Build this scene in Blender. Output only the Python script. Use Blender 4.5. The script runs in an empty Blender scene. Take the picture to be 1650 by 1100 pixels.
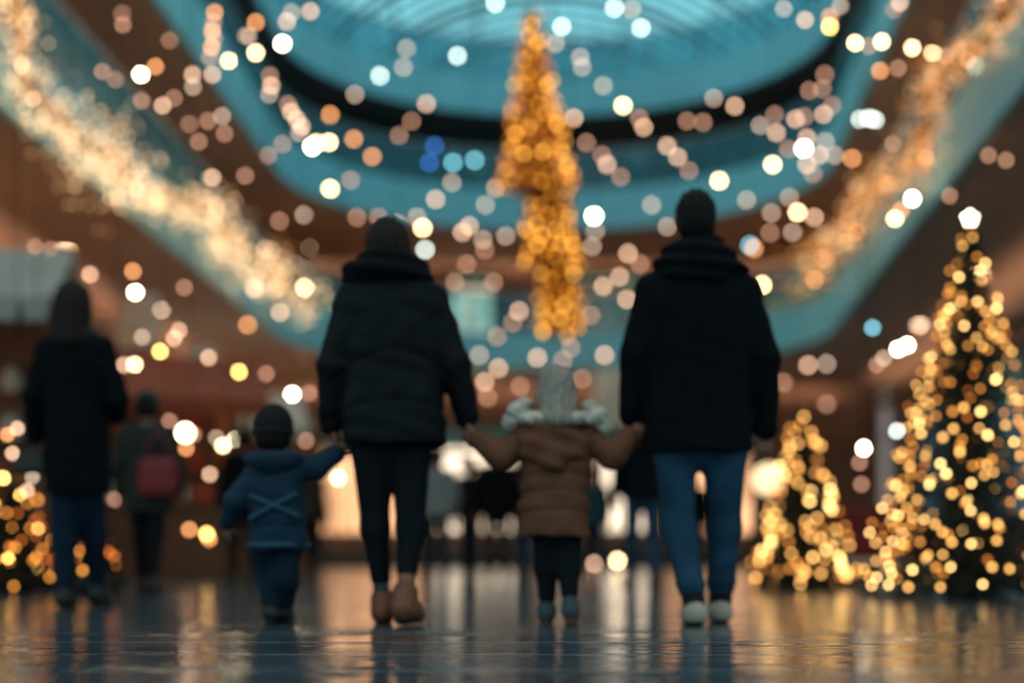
import bpy, math, random
import numpy as np
from mathutils import Vector, Matrix
random.seed(7)
rng = np.random.RandomState(11)
SC = bpy.context.scene
COL = SC.collection
PI = math.pi

# ---------------------------------------------------------------- camera frame
CH = 0.28          # lens height
FP = 2400.0        # focal length in pixels (1650 wide)
HY = 898.0         # horizon row
def P(px, py, s):
    """point seen at (px,py) where one metre covers s pixels"""
    return Vector(((px-825.0)/s, FP/s, CH+(HY-py)/s))

# ---------------------------------------------------------------- materials
def new_mat(name):
    m = bpy.data.materials.new(name); m.use_nodes = True
    nt = m.node_tree; b = nt.nodes['Principled BSDF']
    return m, nt, b
def pmat(name, col, rough=0.7, metal=0.0, bump=0.0, bscale=40.0, var=0.0, vscale=6.0, spec=0.5, stretch=(1,1,1), sheen=0.0):
    m, nt, b = new_mat(name)
    b.inputs['Base Color'].default_value = (*col, 1)
    b.inputs['Roughness'].default_value = rough
    b.inputs['Metallic'].default_value = metal
    b.inputs['Specular IOR Level'].default_value = spec
    if sheen: b.inputs['Sheen Weight'].default_value = sheen
    tc = nt.nodes.new('ShaderNodeTexCoord'); mp = nt.nodes.new('ShaderNodeMapping')
    mp.inputs['Scale'].default_value = stretch
    nt.links.new(tc.outputs['Object'], mp.inputs['Vector'])
    if var:
        n = nt.nodes.new('ShaderNodeTexNoise'); n.inputs['Scale'].default_value = vscale; n.inputs['Detail'].default_value = 4
        nt.links.new(mp.outputs[0], n.inputs['Vector'])
        r = nt.nodes.new('ShaderNodeValToRGB')
        r.color_ramp.elements[0].position = .3; r.color_ramp.elements[1].position = .7
        r.color_ramp.elements[0].color = (*[c*(1-var) for c in col], 1)
        r.color_ramp.elements[1].color = (*[min(1, c*(1+var)) for c in col], 1)
        nt.links.new(n.outputs['Fac'], r.inputs['Fac']); nt.links.new(r.outputs['Color'], b.inputs['Base Color'])
    if bump:
        n = nt.nodes.new('ShaderNodeTexNoise'); n.inputs['Scale'].default_value = bscale; n.inputs['Detail'].default_value = 3
        nt.links.new(mp.outputs[0], n.inputs['Vector'])
        bp = nt.nodes.new('ShaderNodeBump'); bp.inputs['Strength'].default_value = bump; bp.inputs['Distance'].default_value = .01
        nt.links.new(n.outputs['Fac'], bp.inputs['Height']); nt.links.new(bp.outputs['Normal'], b.inputs['Normal'])
    return m
def emat(name, col, L):
    m, nt, b = new_mat(name)
    b.inputs['Base Color'].default_value = (*[c*.5 for c in col], 1)
    b.inputs['Emission Color'].default_value = (*col, 1)
    b.inputs['Emission Strength'].default_value = L
    b.inputs['Roughness'].default_value = .3
    return m
def window_mat(name, col, L, scale=1.2, dark=.25):
    """lit shop window: goods and lamps behind show as uneven glow"""
    m, nt, b = new_mat(name)
    b.inputs['Base Color'].default_value = (.02, .02, .02, 1); b.inputs['Roughness'].default_value = .15
    tc = nt.nodes.new('ShaderNodeTexCoord'); n = nt.nodes.new('ShaderNodeTexVoronoi'); n.inputs['Scale'].default_value = scale
    nt.links.new(tc.outputs['Object'], n.inputs['Vector'])
    r = nt.nodes.new('ShaderNodeValToRGB')
    r.color_ramp.elements[0].color = (*[c*dark for c in col], 1); r.color_ramp.elements[1].color = (*col, 1)
    sp = nt.nodes.new('ShaderNodeSeparateColor'); nt.links.new(n.outputs['Color'], sp.inputs[0])
    nt.links.new(sp.outputs[0], r.inputs['Fac']); nt.links.new(r.outputs['Color'], b.inputs['Emission Color'])
    b.inputs['Emission Strength'].default_value = L
    return m
M = {}
BULB = {  # colour, luminance of the lamp globe
 'BB': ((1.0, .84, .56), 95), 'B': ((1.0, .70, .36), 34), 'P': ((1.0, .60, .38), 10.5), 'O': ((1.0, .40, .14), 12),
 'K': ((1.0, .50, .31), 5), 'D': ((1.0, .72, .52), 6), 'W': ((.85, .98, .90), 15), 'Y': ((1.0, .58, .14), 30), 'T': ((.25, .75, .9), 10),
 'U': ((.05, .25, .9), 6),
 'g1': ((1.0, .50, .13), 6.2), 'g2': ((1.0, .38, .07), 3.6), 'g3': ((1.0, .60, .20), 12), 'g4': ((1.0, .30, .04), 2.0),
 'o1': ((1.0, .36, .06), 6), 'o2': ((1.0, .24, .04), 3.2),
 'h1': ((1.0, .38, .035), 3.6), 'h2': ((1.0, .30, .03), 1.9), 'h3': ((1.0, .46, .07), 7),
 'c1': ((1.0, .60, .28), 2.1), 'c2': ((1.0, .46, .16), 1.5), 'c3': ((1.0, .64, .34), 5)}
for k, (c, L) in BULB.items(): M['b_'+k] = emat('lamp_'+k, c, L)

# ---------------------------------------------------------------- object helpers
def tag(o, label=None, cat=None, group=None, kind=None):
    if label: o['label'] = label
    if cat: o['category'] = cat
    if group: o['group'] = group
    if kind: o['kind'] = kind
    return o
def empty(name, loc, rz=0, label=None, cat=None, group=None):
    o = bpy.data.objects.new(name, None); COL.objects.link(o)
    o.location = loc; o.rotation_euler = (0, 0, rz); o.empty_display_size = .1
    return tag(o, label, cat, group)
def link(name, me, mat, parent=None, loc=None, smooth=False):
    if mat and not me.materials: me.materials.append(mat)
    o = bpy.data.objects.new(name, me); COL.objects.link(o)
    if parent: o.parent = parent
    if loc is not None: o.location = loc
    return o
class MB:
    """collects vertices and faces into one mesh"""
    def __init__(s): s.v = []; s.f = []
    def add(s, vs, fs):
        n = len(s.v); s.v += [tuple(v) for v in vs]; s.f += [tuple(i+n for i in f) for f in fs]
    def box(s, c, d, rz=0, bev=0.0):
        cx, cy, cz = c; a, b, h = d[0]/2, d[1]/2, d[2]/2
        cr, sr = math.cos(rz), math.sin(rz)
        if bev <= 0:
            vs = [(x, y, z) for z in (-h, h) for x, y in ((-a,-b),(a,-b),(a,b),(-a,b))]
            fs = [(3,2,1,0),(4,5,6,7),(0,1,5,4),(1,2,6,5),(2,3,7,6),(3,0,4,7)]
        else:
            rings = []
            for z, o in ((-h, bev), (-h+bev, 0), (h-bev, 0), (h, bev)):
                A, B = a-o, b-o; e = bev*(.0 if o else .6)
                rings.append([(-A+e,-B,z),(A-e,-B,z),(A,-B+e,z),(A,B-e,z),(A-e,B,z),(-A+e,B,z),(-A,B-e,z),(-A,-B+e,z)])
            vs = [p for r in rings for p in r]; fs = [tuple(range(7,-1,-1)), tuple(range(24, 32))]
            for r in range(3):
                for i in range(8): j = (i+1) % 8; fs.append((r*8+i, r*8+j, r*8+8+j, r*8+8+i))
        s.add([(cx+x*cr-y*sr, cy+x*sr+y*cr, cz+z) for x, y, z in vs], fs)
    def tube(s, pts, r, n=8, caps=True):
        pts = [Vector(p) for p in pts]; m = len(pts)
        rs = r if isinstance(r, (list, tuple)) else [r]*m
        vs = []; fs = []
        up = None
        for i, p in enumerate(pts):
            d = (pts[min(i+1, m-1)]-pts[max(i-1, 0)]).normalized()
            if up is None: up = Vector((0,0,1)) if abs(d.z) < .9 else Vector((1,0,0))
            a = d.cross(up).normalized(); b = a.cross(d).normalized(); up = b
            for k in range(n):
                t = 2*PI*k/n; vs.append(p+(a*math.cos(t)+b*math.sin(t))*rs[i])
        for i in range(m-1):
            for k in range(n):
                j = (k+1) % n; fs.append((i*n+k, i*n+n+k, i*n+n+j, i*n+j))
        if caps: fs.append(tuple(range(n))); fs.append(tuple(range(m*n-1, (m-1)*n-1, -1)))
        s.add(vs, fs)
    def lathe(s, c, prof, n=20):
        vs = []; fs = []
        for r, z in prof:
            for k in range(n): t = 2*PI*k/n; vs.append((c[0]+r*math.cos(t), c[1]+r*math.sin(t), c[2]+z))
        for i in range(len(prof)-1):
            for k in range(n): j = (k+1) % n; fs.append((i*n+k, i*n+j, i*n+n+j, i*n+n+k))
        s.add(vs, fs)
    def ico(s, c, r):
        s.add([(c[0]+v[0]*r, c[1]+v[1]*r, c[2]+v[2]*r) for v in ICO_V], ICO_F)
    def build(s, name, mat, parent=None, loc=None, smooth=False):
        me = bpy.data.meshes.new(name); me.from_pydata(s.v, [], s.f); me.update()
        if smooth: me.polygons.foreach_set('use_smooth', [True]*len(me.polygons))
        return link(name, me, mat, parent, loc)
# unit globe, 1 subdivision
def _ico():
    t = (1+5**.5)/2
    v = [Vector(p).normalized() for p in [(-1,t,0),(1,t,0),(-1,-t,0),(1,-t,0),(0,-1,t),(0,1,t),(0,-1,-t),(0,1,-t),(t,0,-1),(t,0,1),(-t,0,-1),(-t,0,1)]]
    f = [(0,11,5),(0,5,1),(0,1,7),(0,7,10),(0,10,11),(1,5,9),(5,11,4),(11,10,2),(10,7,6),(7,1,8),(3,9,4),(3,4,2),(3,2,6),(3,6,8),(3,8,9),(4,9,5),(2,4,11),(6,2,10),(8,6,7),(9,8,1)]
    return v, f
ICO0 = _ico()
def _sub(v, f):
    v = list(v); c = {}; nf = []
    def mid(a, b):
        k = (min(a,b), max(a,b))
        if k not in c: c[k] = len(v); v.append(((v[a]+v[b])/2).normalized())
        return c[k]
    for a, b, d in f:
        x, y, z = mid(a,b), mid(b,d), mid(d,a); nf += [(a,x,z),(b,y,x),(d,z,y),(x,y,z)]
    return v, nf
ICO_V, ICO_F = ICO0
ICO1 = _sub(*ICO0)
BULB_ME = {}
def bulb(kind, loc, r, parent, name='bulb'):
    if kind not in BULB_ME:
        me = bpy.data.meshes.new('bulb_'+kind); me.from_pydata([tuple(v) for v in ICO1[0]], [], ICO1[1])
        me.polygons.foreach_set('use_smooth', [True]*len(me.polygons)); me.materials.append(M['b_'+kind]); BULB_ME[kind] = me
    o = bpy.data.objects.new(name, BULB_ME[kind]); COL.objects.link(o)
    o.parent = parent; o.location = loc; o.scale = (r, r, r)
    return o
def multi(name, groups, parent, label=None, kind='stuff'):
    """one mesh of many tiny globes with several lamp colours"""
    vs = []; fs = []; mi = []; me = bpy.data.meshes.new(name); keys = sorted(set(g[0] for g in groups))
    for k in keys: me.materials.append(M['b_'+k])
    for k, c, r in groups:
        n = len(vs); vs += [(c[0]+v[0]*r, c[1]+v[1]*r, c[2]+v[2]*r) for v in ICO_V]
        fs += [tuple(i+n for i in f) for f in ICO_F]; mi += [keys.index(k)]*len(ICO_F)
    me.from_pydata(vs, [], fs); me.polygons.foreach_set('material_index', mi)
    me.polygons.foreach_set('use_smooth', [True]*len(me.polygons))
    o = bpy.data.objects.new(name, me); COL.objects.link(o); o.parent = parent
    return tag(o, label, kind=kind)

# ---------------------------------------------------------------- implicit surfaces for bodies and clothes
class Field:
    def __init__(s, h): s.h = h; s.pr = []; s.post = None
    def cap(s, a, b, r0, r1=None, k=.02): s.pr.append(('c', np.array(a, float), np.array(b, float), r0, r0 if r1 is None else r1, k)); return s
    def chain(s, pts, rs, k=.02):
        for i in range(len(pts)-1): s.cap(pts[i], pts[i+1], rs[i], rs[i+1], k)
        return s
    def ell(s, c, r, k=.02): s.pr.append(('e', np.array(c, float), np.array(r, float), k)); return s
    def cut(s, c, r, k=.01): s.pr.append(('x', np.array(c, float), np.array(r, float), k)); return s
    def loft(s, st, n=2.4, k=.03): s.pr.append(('l', st, n, k)); return s
    def hollow(s, st, n=2.4): s.pr.append(('h', st, n, 0)); return s
    def tor(s, c, R, ry, r, k=.02, tilt=0): s.pr.append(('t', np.array(c, float), R, ry, r, k, tilt)); return s
    def floor(s, z): s.pr.append(('f', z)); return s
    def bounds(s):
        lo = np.array([9e9]*3); hi = -lo
        for p in s.pr:
            if p[0] == 'c':
                r = max(p[3], p[4]); l = np.minimum(p[1], p[2])-r; u = np.maximum(p[1], p[2])+r
            elif p[0] == 'e': l = p[1]-p[2]; u = p[1]+p[2]
            elif p[0] == 't': l = p[1]-np.array([p[2]+p[4], p[3]+p[4], p[4]+abs(p[6])]); u = p[1]+np.array([p[2]+p[4], p[3]+p[4], p[4]+abs(p[6])])
            elif p[0] == 'l':
                a = np.array(p[1]); l = np.array([(a[:,1]-a[:,3]).min(), (a[:,2]-a[:,4]).min(), a[:,0].min()]); u = np.array([(a[:,1]+a[:,3]).max(), (a[:,2]+a[:,4]).max(), a[:,0].max()])
            else: continue
            lo = np.minimum(lo, l); hi = np.maximum(hi, u)
        return lo-.03, hi+.03
    def mesh(s, name):
        lo, hi = s.bounds(); h = s.h
        n = np.ceil((hi-lo)/h).astype(int)+1
        D = np.full(n, .2, np.float32)
        ax = [(lo[i]+h*np.arange(n[i])).astype(np.float32) for i in range(3)]
        def sub(l, u):
            i0 = np.clip(np.floor((l-lo)/h).astype(int), 0, n-1); i1 = np.clip(np.ceil((u-lo)/h).astype(int)+1, 1, n)
            sl = tuple(slice(a, b) for a, b in zip(i0, i1))
            return sl, ax[0][sl[0]][:,None,None], ax[1][sl[1]][None,:,None], ax[2][sl[2]][None,None,:]
        def smin(a, b, k):
            e = np.maximum(k-np.abs(a-b), 0)/k
            return np.minimum(a, b)-e*e*k*.25
        def loftd(st, nn, X, Y, Z):
            a = np.array(st, float); a = a[np.argsort(a[:,0])]
            z = Z.ravel(); zz = np.clip(z, a[0,0], a[-1,0])
            g = [np.interp(zz, a[:,0], a[:,i]) for i in (1,2,3,4)]
            g = [q[None,None,:] for q in g]
            q = (np.abs((X-g[0])/g[2])**nn+np.abs((Y-g[1])/g[3])**nn)**(1/nn)
            d = (q-1)*np.minimum(g[2], g[3])
            dz = np.maximum(a[0,0]-Z, Z-a[-1,0])
            return np.maximum(d, dz)
        for p in s.pr:
            m = .05
            if p[0] == 'c':
                _, a, b, r0, r1, k = p; r = max(r0, r1)
                sl, X, Y, Z = sub(np.minimum(a,b)-r-m, np.maximum(a,b)+r+m)
                ab = b-a; L = max(ab@ab, 1e-9)
                t = np.clip(((X-a[0])*ab[0]+(Y-a[1])*ab[1]+(Z-a[2])*ab[2])/L, 0, 1)
                d = np.sqrt((X-a[0]-t*ab[0])**2+(Y-a[1]-t*ab[1])**2+(Z-a[2]-t*ab[2])**2)-(r0+(r1-r0)*t)
            elif p[0] in 'ex':
                _, c, r, k = p
                sl, X, Y, Z = sub(c-r-m, c+r+m)
                d = (np.sqrt(((X-c[0])/r[0])**2+((Y-c[1])/r[1])**2+((Z-c[2])/r[2])**2)-1)*r.min()
                if p[0] == 'x': D[sl] = -smin(-D[sl], d, k); continue
            elif p[0] == 't':
                _, c, R, ry, r, k, tilt = p
                sl, X, Y, Z = sub(c-np.array([R+r+m, ry+r+m, r+m+abs(tilt)]), c+np.array([R+r+m, ry+r+m, r+m+abs(tilt)]))
                q = np.sqrt(((X-c[0])/R)**2+((Y-c[1])/ry)**2)
                zc = c[2]+tilt*np.clip((Y-c[1])/ry, -1.2, 1.2)
                d = np.sqrt(((q-1)*min(R, ry))**2+(Z-zc)**2)-r
            elif p[0] in 'lh':
                _, st, nn, k = p; a = np.array(st)
                l = np.array([(a[:,1]-a[:,3]).min(), (a[:,2]-a[:,4]).min(), a[:,0].min()])-m; u = np.array([(a[:,1]+a[:,3]).max(), (a[:,2]+a[:,4]).max(), a[:,0].max()])+m
                sl, X, Y, Z = sub(l, u); d = loftd(st, nn, X, Y, Z)
                if p[0] == 'h': D[sl] = np.maximum(D[sl], -d); continue
            elif p[0] == 'f':
                D[:] = np.maximum(D, p[1]-ax[2][None,None,:]); continue
            D[sl] = smin(D[sl], d.astype(np.float32), k)
        if s.post is not None:
            D = D+s.post(ax[0][:,None,None], ax[1][None,:,None], ax[2][None,None,:]).astype(np.float32)
        S = D < 0
        # surface nets
        nx, ny, nz = n
        cnt = np.zeros((nx-1, ny-1, nz-1), np.int8)
        for dx in (0,1):
            for dy in (0,1):
                for dz in (0,1): cnt += S[dx:nx-1+dx, dy:ny-1+dy, dz:nz-1+dz]
        act = np.argwhere((cnt > 0) & (cnt < 8)); idx = -np.ones(cnt.shape, np.int64); idx[tuple(act.T)] = np.arange(len(act))
        acc = np.zeros((len(act), 3)); w = np.zeros(len(act))
        cs = [(a,b,c) for a in (0,1) for b in (0,1) for c in (0,1)]
        for c0 in cs:
            for axi in range(3):
                if c0[axi]: continue
                c1 = list(c0); c1[axi] = 1
                d0 = D[tuple((act+c0).T)]; d1 = D[tuple((act+c1).T)]
                m_ = (d0 < 0) != (d1 < 0)
                t = np.where(m_, d0/np.where(m_, d0-d1, 1), 0)
                pt = act+np.array(c0, float); pt = pt.astype(float); pt[:,axi] += t
                acc += pt*m_[:,None]; w += m_
        V = lo+h*acc/w[:,None]
        F = []
        for axi in range(3):
            o1, o2 = (axi+1) % 3, (axi+2) % 3
            A = [slice(None)]*3; B = [slice(None)]*3; A[axi] = slice(0,-1); B[axi] = slice(1,None)
            for q in (o1, o2): A[q] = slice(1,-1); B[q] = slice(1,-1)
            s0 = S[tuple(A)]; s1 = S[tuple(B)]; ch = np.argwhere(s0 != s1)
            if not len(ch): continue
            pos = s0[tuple(ch.T)]
            base = ch.copy(); base[:,o1] += 1; base[:,o2] += 1
            q = []
            for u, v_ in ((1,1),(0,1),(0,0),(1,0)):
                e = base.copy(); e[:,o1] -= u; e[:,o2] -= v_; q.append(idx[tuple(e.T)])
            q = np.stack(q, 1); q[~pos] = q[~pos][:,::-1]; F.append(q)
        F = np.concatenate(F)
        me = bpy.data.meshes.new(name)
        me.vertices.add(len(V)); me.vertices.foreach_set('co', V.astype(np.float32).ravel())
        me.loops.add(len(F)*4); me.loops.foreach_set('vertex_index', F.astype(np.int32).ravel())
        me.polygons.add(len(F)); me.polygons.foreach_set('loop_start', np.arange(0, len(F)*4, 4, dtype=np.int32))
        me.polygons.foreach_set('loop_total', np.full(len(F), 4, np.int32))
        me.polygons.foreach_set('use_smooth', np.ones(len(F), bool))
        me.update(calc_edges=True); me.validate()
        return me
    def build(s, name, mat, parent): return link(name, s.mesh(name), mat, parent)

# ---------------------------------------------------------------- people
def V3(*a): return np.array(a, float)
def unit(v): v = np.array(v, float); return v/np.linalg.norm(v)
def hand(F, w, d, nrm, sc=1.0, curl=.5, thumb=1):
    """palm, four unequal curled fingers and a side thumb. d: fingers, nrm: way the fingers curl, sc: 1 for an adult"""
    d = unit(d); nrm = unit(np.array(nrm)-d*(np.array(nrm)@d)); t = np.cross(d, nrm)*thumb
    for i, (off, L) in enumerate(((.030,.072),(.010,.080),(-.011,.074),(-.030,.058))):
        kn = w+d*.088*sc+t*off*sc
        F.cap(w+t*off*.5*sc, kn, .015*sc, .0125*sc, .012*sc)
        a = kn; dr = d
        for seg, (fr, cu) in enumerate(((.45,.7),(.32,1.0),(.23,.8))):
            ang = curl*cu*(1+.12*i)
            dr = unit(dr*math.cos(ang)+nrm*math.sin(ang) if seg == 0 else dr*math.cos(ang)+unit(nrm-dr*(nrm@dr))*math.sin(ang))
            b = a+dr*L*fr*sc; F.cap(a, b, (.0095-.001*seg)*sc, (.0088-.001*seg)*sc, .003*sc); a = b
    b0 = w+d*.028*sc+t*.022*sc
    b1 = b0+unit(t*.8+d*.6+nrm*.3)*.040*sc; b2 = b1+unit(t*.25+d*.8+nrm*.6)*.028*sc; b3 = b2+unit(d*.7+nrm*.8)*.022*sc
    F.chain([b0,b1,b2,b3], [.014*sc,.011*sc,.010*sc,.0085*sc], .006*sc)
def head(F, c, k, face=(0,1)):
    f = V3(face[0], face[1], 0); f = unit(f); r = V3(f[1], -f[0], 0); u = V3(0,0,1)
    F.ell(c+u*.02*k-f*.008*k, (.077*k, .092*k, .092*k), .02)
    F.ell(c-u*.045*k+f*.022*k, (.056*k, .062*k, .066*k), .04*k)
    F.ell(c-u*.088*k+f*.062*k, (.022*k, .02*k, .016*k), .03*k)
    F.cap(c+u*.004*k+f*.088*k, c-u*.032*k+f*.103*k, .008*k, .013*k, .015*k)
    F.ell(c-u*.062*k+f*.085*k, (.024*k, .010*k, .007*k), .008*k)
    for sg in (-1,1):
        F.cut(c+u*.002*k+f*.096*k+r*sg*.031*k, (.018*k, .012*k, .011*k), .01*k)
        F.cap(c-u*.004*k+r*sg*.078*k-f*.004*k, c-u*.03*k+r*sg*.074*k, .015*k, .010*k, .006*k)
def person(name, label, base, J, sp, group=None, rz=0):
    """J: joints (local metres, +y = walking away). sp: clothes and colours"""
    base = Vector(base)
    root = empty(name, base, rz, label, sp.get('cat', 'person'), group)
    k = sp.get('head', 1.0); hb = sp.get('h', .008); hc = sp.get('hc', .011)
    hd = J['head']; nb = J['neck']; sc = sp.get('hand', 1.0); q = sp.get('arm', 1.0)
    # body
    F = Field(hb); head(F, hd, k, sp.get('face', (0,1)))
    F.chain([hd-V3(0,.02*k,.05*k), nb], [.052*k, .058*k], .03*k)
    tr = sp.get('torso', .12)
    pel = (J['hl']+J['hr'])/2+V3(0,0,.09*q)
    F.chain([nb-V3(0,0,.06), (nb+pel)/2, pel], [tr*.75, tr*.75, tr*.5], .05)
    for s_ in 'lr':
        F.chain([nb-V3(0,0,.04), J['s'+s_]], [.05*q, .05*q], .04)
        F.chain([J['s'+s_], J['e'+s_], J['w'+s_]], [.046*q, .036*q, .026*sc], .02)
        hs = J['h_'+s_]; hand(F, J['w'+s_], hs[0], hs[1], sc, hs[2], hs[3])
        F.chain([J['h'+s_]+V3(0,0,.03), J['k'+s_], J['a'+s_]], [.07*q, .048*q, .033*q], .03)
        F.chain([J['a'+s_], J['a'+s_]+unit(J['t'+s_]-J['a'+s_])*.07*q], [.03*q, .024*q], .02)
    body = F.build('body', sp['skin'], root)
    f = unit(V3(*sp.get('face', (0,1)), 0)); r = V3(f[1], -f[0], 0)
    for sg in (-1, 1):
        e = MB(); e.add([tuple(hd+V3(0,0,.002*k)+f*.079*k+r*sg*.031*k+V3(*v)*.0115*k) for v in ICO1[0]], ICO1[1])
        e.build('eye', M['eye'], root, smooth=True)
    # trousers
    F = Field(hc); lr = sp.get('leg', (.088, .066, .05)); an = sp.get('ankle', .05)
    for s_ in 'lr':
        A = J['a'+s_]; K = J['k'+s_]; d = unit(K-A)
        F.chain([J['h'+s_], K, A+d*an], list(lr), .03)
        if sp.get('wrinkle'):
            F.tor(A+d*(an+.015), lr[2]*.95, lr[2]*.95, .010, .01)
    F.chain([J['hl']+V3(.01,0,.04), J['hr']+V3(-.01,0,.04)], [lr[0]*1.08]*2, .04)
    F.build('trousers', sp['leg_mat'], root)
    # shoes and socks
    for s_ in 'lr':
        A = J['a'+s_]; T = J['t'+s_]; fd = unit(T-A)
        fl = V3(T[0]-A[0], T[1]-A[1], 0); L = np.linalg.norm(fl); fl = fl/max(L, 1e-6)
        heel = A-fl*.028*q+V3(0,0,-J.get('drop', .072)*q); heel[2] = max(heel[2], .03)
        lift = max(0, heel[2]-.045)
        F = Field(sp.get('hs', .007)); so = sp.get('shoe_r', .041)*q
        F.chain([heel+V3(0,0,.012), (heel+T)/2+V3(0,0,.014), T], [so, so*1.02, so*.88], .03)
        if sp.get('boot', 0): F.chain([A+unit(J['k'+s_]-A)*sp['boot'], A, heel+V3(0,0,.02)], [so*1.02, so*.98, so], .03)
        else: F.chain([A-V3(0,0,.022), heel+V3(0,0,.02)], [so*.90, so*1.0], .03)
        F.floor(.012)
        shoe = F.build('boot' if sp.get('boot', 0) else 'shoe', sp['shoe_mat'], root)
        F = Field(.006)
        F.chain([heel-V3(0,0,so*.55), (heel+T)/2-V3(0,0,so*.5), T-V3(0,0,so*.45)], [so*.82, so*.86, so*.8], .02)
        zz = min(heel[2], T[2])-so*.62
        # flatten the sole along heel-toe line
        def post(X, Y, Z, heel=heel, T=T, so=so, fl=fl, L=L):
            t = ((X-heel[0])*fl[0]+(Y-heel[1])*fl[1])/max(np.linalg.norm((T-heel)[:2]), 1e-5)
            zc = heel[2]+(T[2]-heel[2])*t
            return np.where(Z > zc-so*.45, .02, 0)
        F.post = post; F.floor(.002)
        sl = link('sole', F.mesh('sole'), sp.get('sole_mat', sp['shoe_mat']), shoe)
        if sp.get('sock'):
            F = Field(hc*.8); d = unit(J['k'+s_]-A); F.chain([A-V3(0,0,.015), A+d*(an+.03)], [lr[2]*.82, lr[2]*.86], .02)
            F.build('sock', sp['sock'], root)
    # coat
    F = Field(hc); st = J['coat']; F.loft(st, 2.5, .03)
    ar = sp.get('sleeve', (.066, .058, .047))
    for s_ in 'lr':
        W = J['w'+s_]; E = J['e'+s_]; d = unit(W-E)
        F.chain([J['s'+s_]*.62+(nb-V3(0,0,.03))*.38, J['s'+s_]], [ar[0]*.95, ar[0]], .03)
        F.chain([J['s'+s_], E, W-d*.005], list(ar), sp.get('armk', .02))
    z0 = min(a[0] for a in st)
    low = [a for a in st if a[0] <= z0+.12]
    if len(low) < 2: low = sorted(st)[:2]
    F.hollow([(a[0]-(.05 if a[0] == z0 else 0), a[1], a[2], a[3]-.022, a[4]-.022) for a in sorted(low)])
    seams = sp.get('seams'); wr = sp.get('wr', .004)
    def post(X, Y, Z):
        o = wr*np.sin(X*31+Z*17+1.3*np.sin(Z*23))*np.sin(Z*29-X*13+Y*11)
        if seams:
            for z, bow, amp in seams: o = o+amp*np.exp(-((Z-z+bow*(X-st[0][1])**2)/.011)**2)-amp*.5*np.exp(-((Z-z+bow*(X-st[0][1])**2-.04)/.03)**2)
        return o
    F.post = post
    coat = F.build('jacket' if sp.get('jacket') else 'coat', sp['coat_mat'], root)
    for fn in sp.get('extra', ()): fn(root, J, sp, coat)
    return root
def fuzz(mb, c, n, L, r):
    """short fibres"""
    for _ in range(n):
        u = unit(rng.normal(size=3)); p = V3(*c)+u*r; e = p+unit(u+rng.normal(size=3)*.5)*L; w = unit(np.cross(u, rng.normal(size=3)))*.002
        mb.add([p-w, p+w, e], [(0,1,2)])
def hair_cap(mat, k=1.0, thick=.014, low=.07, tail=None, name='hair'):
    def fn(root, J, sp, coat):
        c = J['head']; f = unit(V3(*sp.get('face', (0,1)), 0)); F = Field(sp.get('hh', .007))
        F.ell(c+V3(0,0,.024)*k-f*.012*k, (.077*k+thick, .094*k+thick, .094*k+thick), .02)
        F.ell(c-V3(0,0,low)*k-f*.035*k, (.058*k+thick, .05*k+thick, .04*k+thick), .05)
        if tail:
            for (a, b, r0, r1) in tail: F.cap(c+V3(*a), c+V3(*b), r0, r1, .03)
        F.cut(c+f*.115*k-V3(0,0,.05*k), (.085*k, .075*k, .11*k), .02)
        F.post = lambda X, Y, Z: .0025*np.sin((X-c[0])*190+3*np.sin(Z*22))
        F.build(name, mat, root)
    return fn
def beanie(mat):
    def fn(root, J, sp, coat):
        c = J['head']; k = sp.get('head', 1); F = Field(.006)
        F.ell(c+V3(0,-.006,.034*k), (.077*k+.017, .094*k+.015, .09*k+.02), .02)
        F.cut(c-V3(0,0,.13*k), (.2,.2,.12*k), .01); F.tor(c+V3(0,-.004,.0), .088*k, .102*k, .013, .01)
        F.build('beanie', mat, root)
    return fn

M['skin'] = pmat('skin', (.34,.135,.085), .5, bump=.05, bscale=90, var=.08, vscale=14)
M['skin_hand'] = M['skin']
M['eye'] = pmat('eye_white', (.6,.6,.58), .2)
M['navy_coat'] = pmat('black_blue_nylon', (.005,.0065,.009), .62, bump=.25, bscale=26, spec=.2)
M['wool'] = pmat('black_wool', (.0045,.006,.008), .85, bump=.3, bscale=180, spec=.12)
M['scarf'] = pmat('black_knit', (.0035,.004,.005), .95, bump=.6, bscale=70, spec=.2)
M['black_trouser'] = pmat('black_denim', (.008,.010,.014), .85, bump=.3, bscale=120, spec=.2)
M['jeans'] = pmat('blue_denim', (.022,.066,.115), .85, bump=.4, bscale=140, var=.35, vscale=9, spec=.2)
M['navy_jeans'] = pmat('dark_denim', (.008,.022,.042), .85, bump=.4, bscale=140, var=.3, vscale=9, spec=.2)
M['hair_dark'] = pmat('dark_hair', (.010,.008,.007), .6, bump=.5, bscale=60, spec=.2, stretch=(6,6,1))
M['hair_brown'] = pmat('brown_hair', (.022,.010,.008), .55, spec=.25, bump=.5, bscale=60, stretch=(6,6,1))
M['hair_ash'] = pmat('ash_blond_hair', (.42,.34,.28), .5, bump=.6, bscale=50, stretch=(6,6,1), var=.5, vscale=26)
M['boot_brown'] = pmat('tan_leather', (.26,.075,.035), .5, bump=.15, bscale=50, var=.2)
M['boot_black'] = pmat('black_leather', (.010,.012,.014), .45)
M['sole_dark'] = pmat('dark_rubber', (.012,.012,.012), .7)
M['sole_white'] = pmat('white_rubber', (.36,.34,.31), .6)
M['sneaker'] = pmat('white_canvas', (.60,.46,.38), .7, var=.15)
M['sock_grey'] = pmat('grey_sock', (.07,.09,.10), .9, bump=.4, bscale=90)
M['sock_black'] = pmat('black_sock', (.007,.007,.008), .9)
M['brown_coat'] = pmat('brown_parka', (.20,.072,.036), .8, bump=.35, bscale=30, var=.12, vscale=8, spec=.25)
M['fur'] = pmat('grey_fur', (.72,.62,.52), .9, bump=.9, bscale=55, var=.35, vscale=24)
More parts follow.
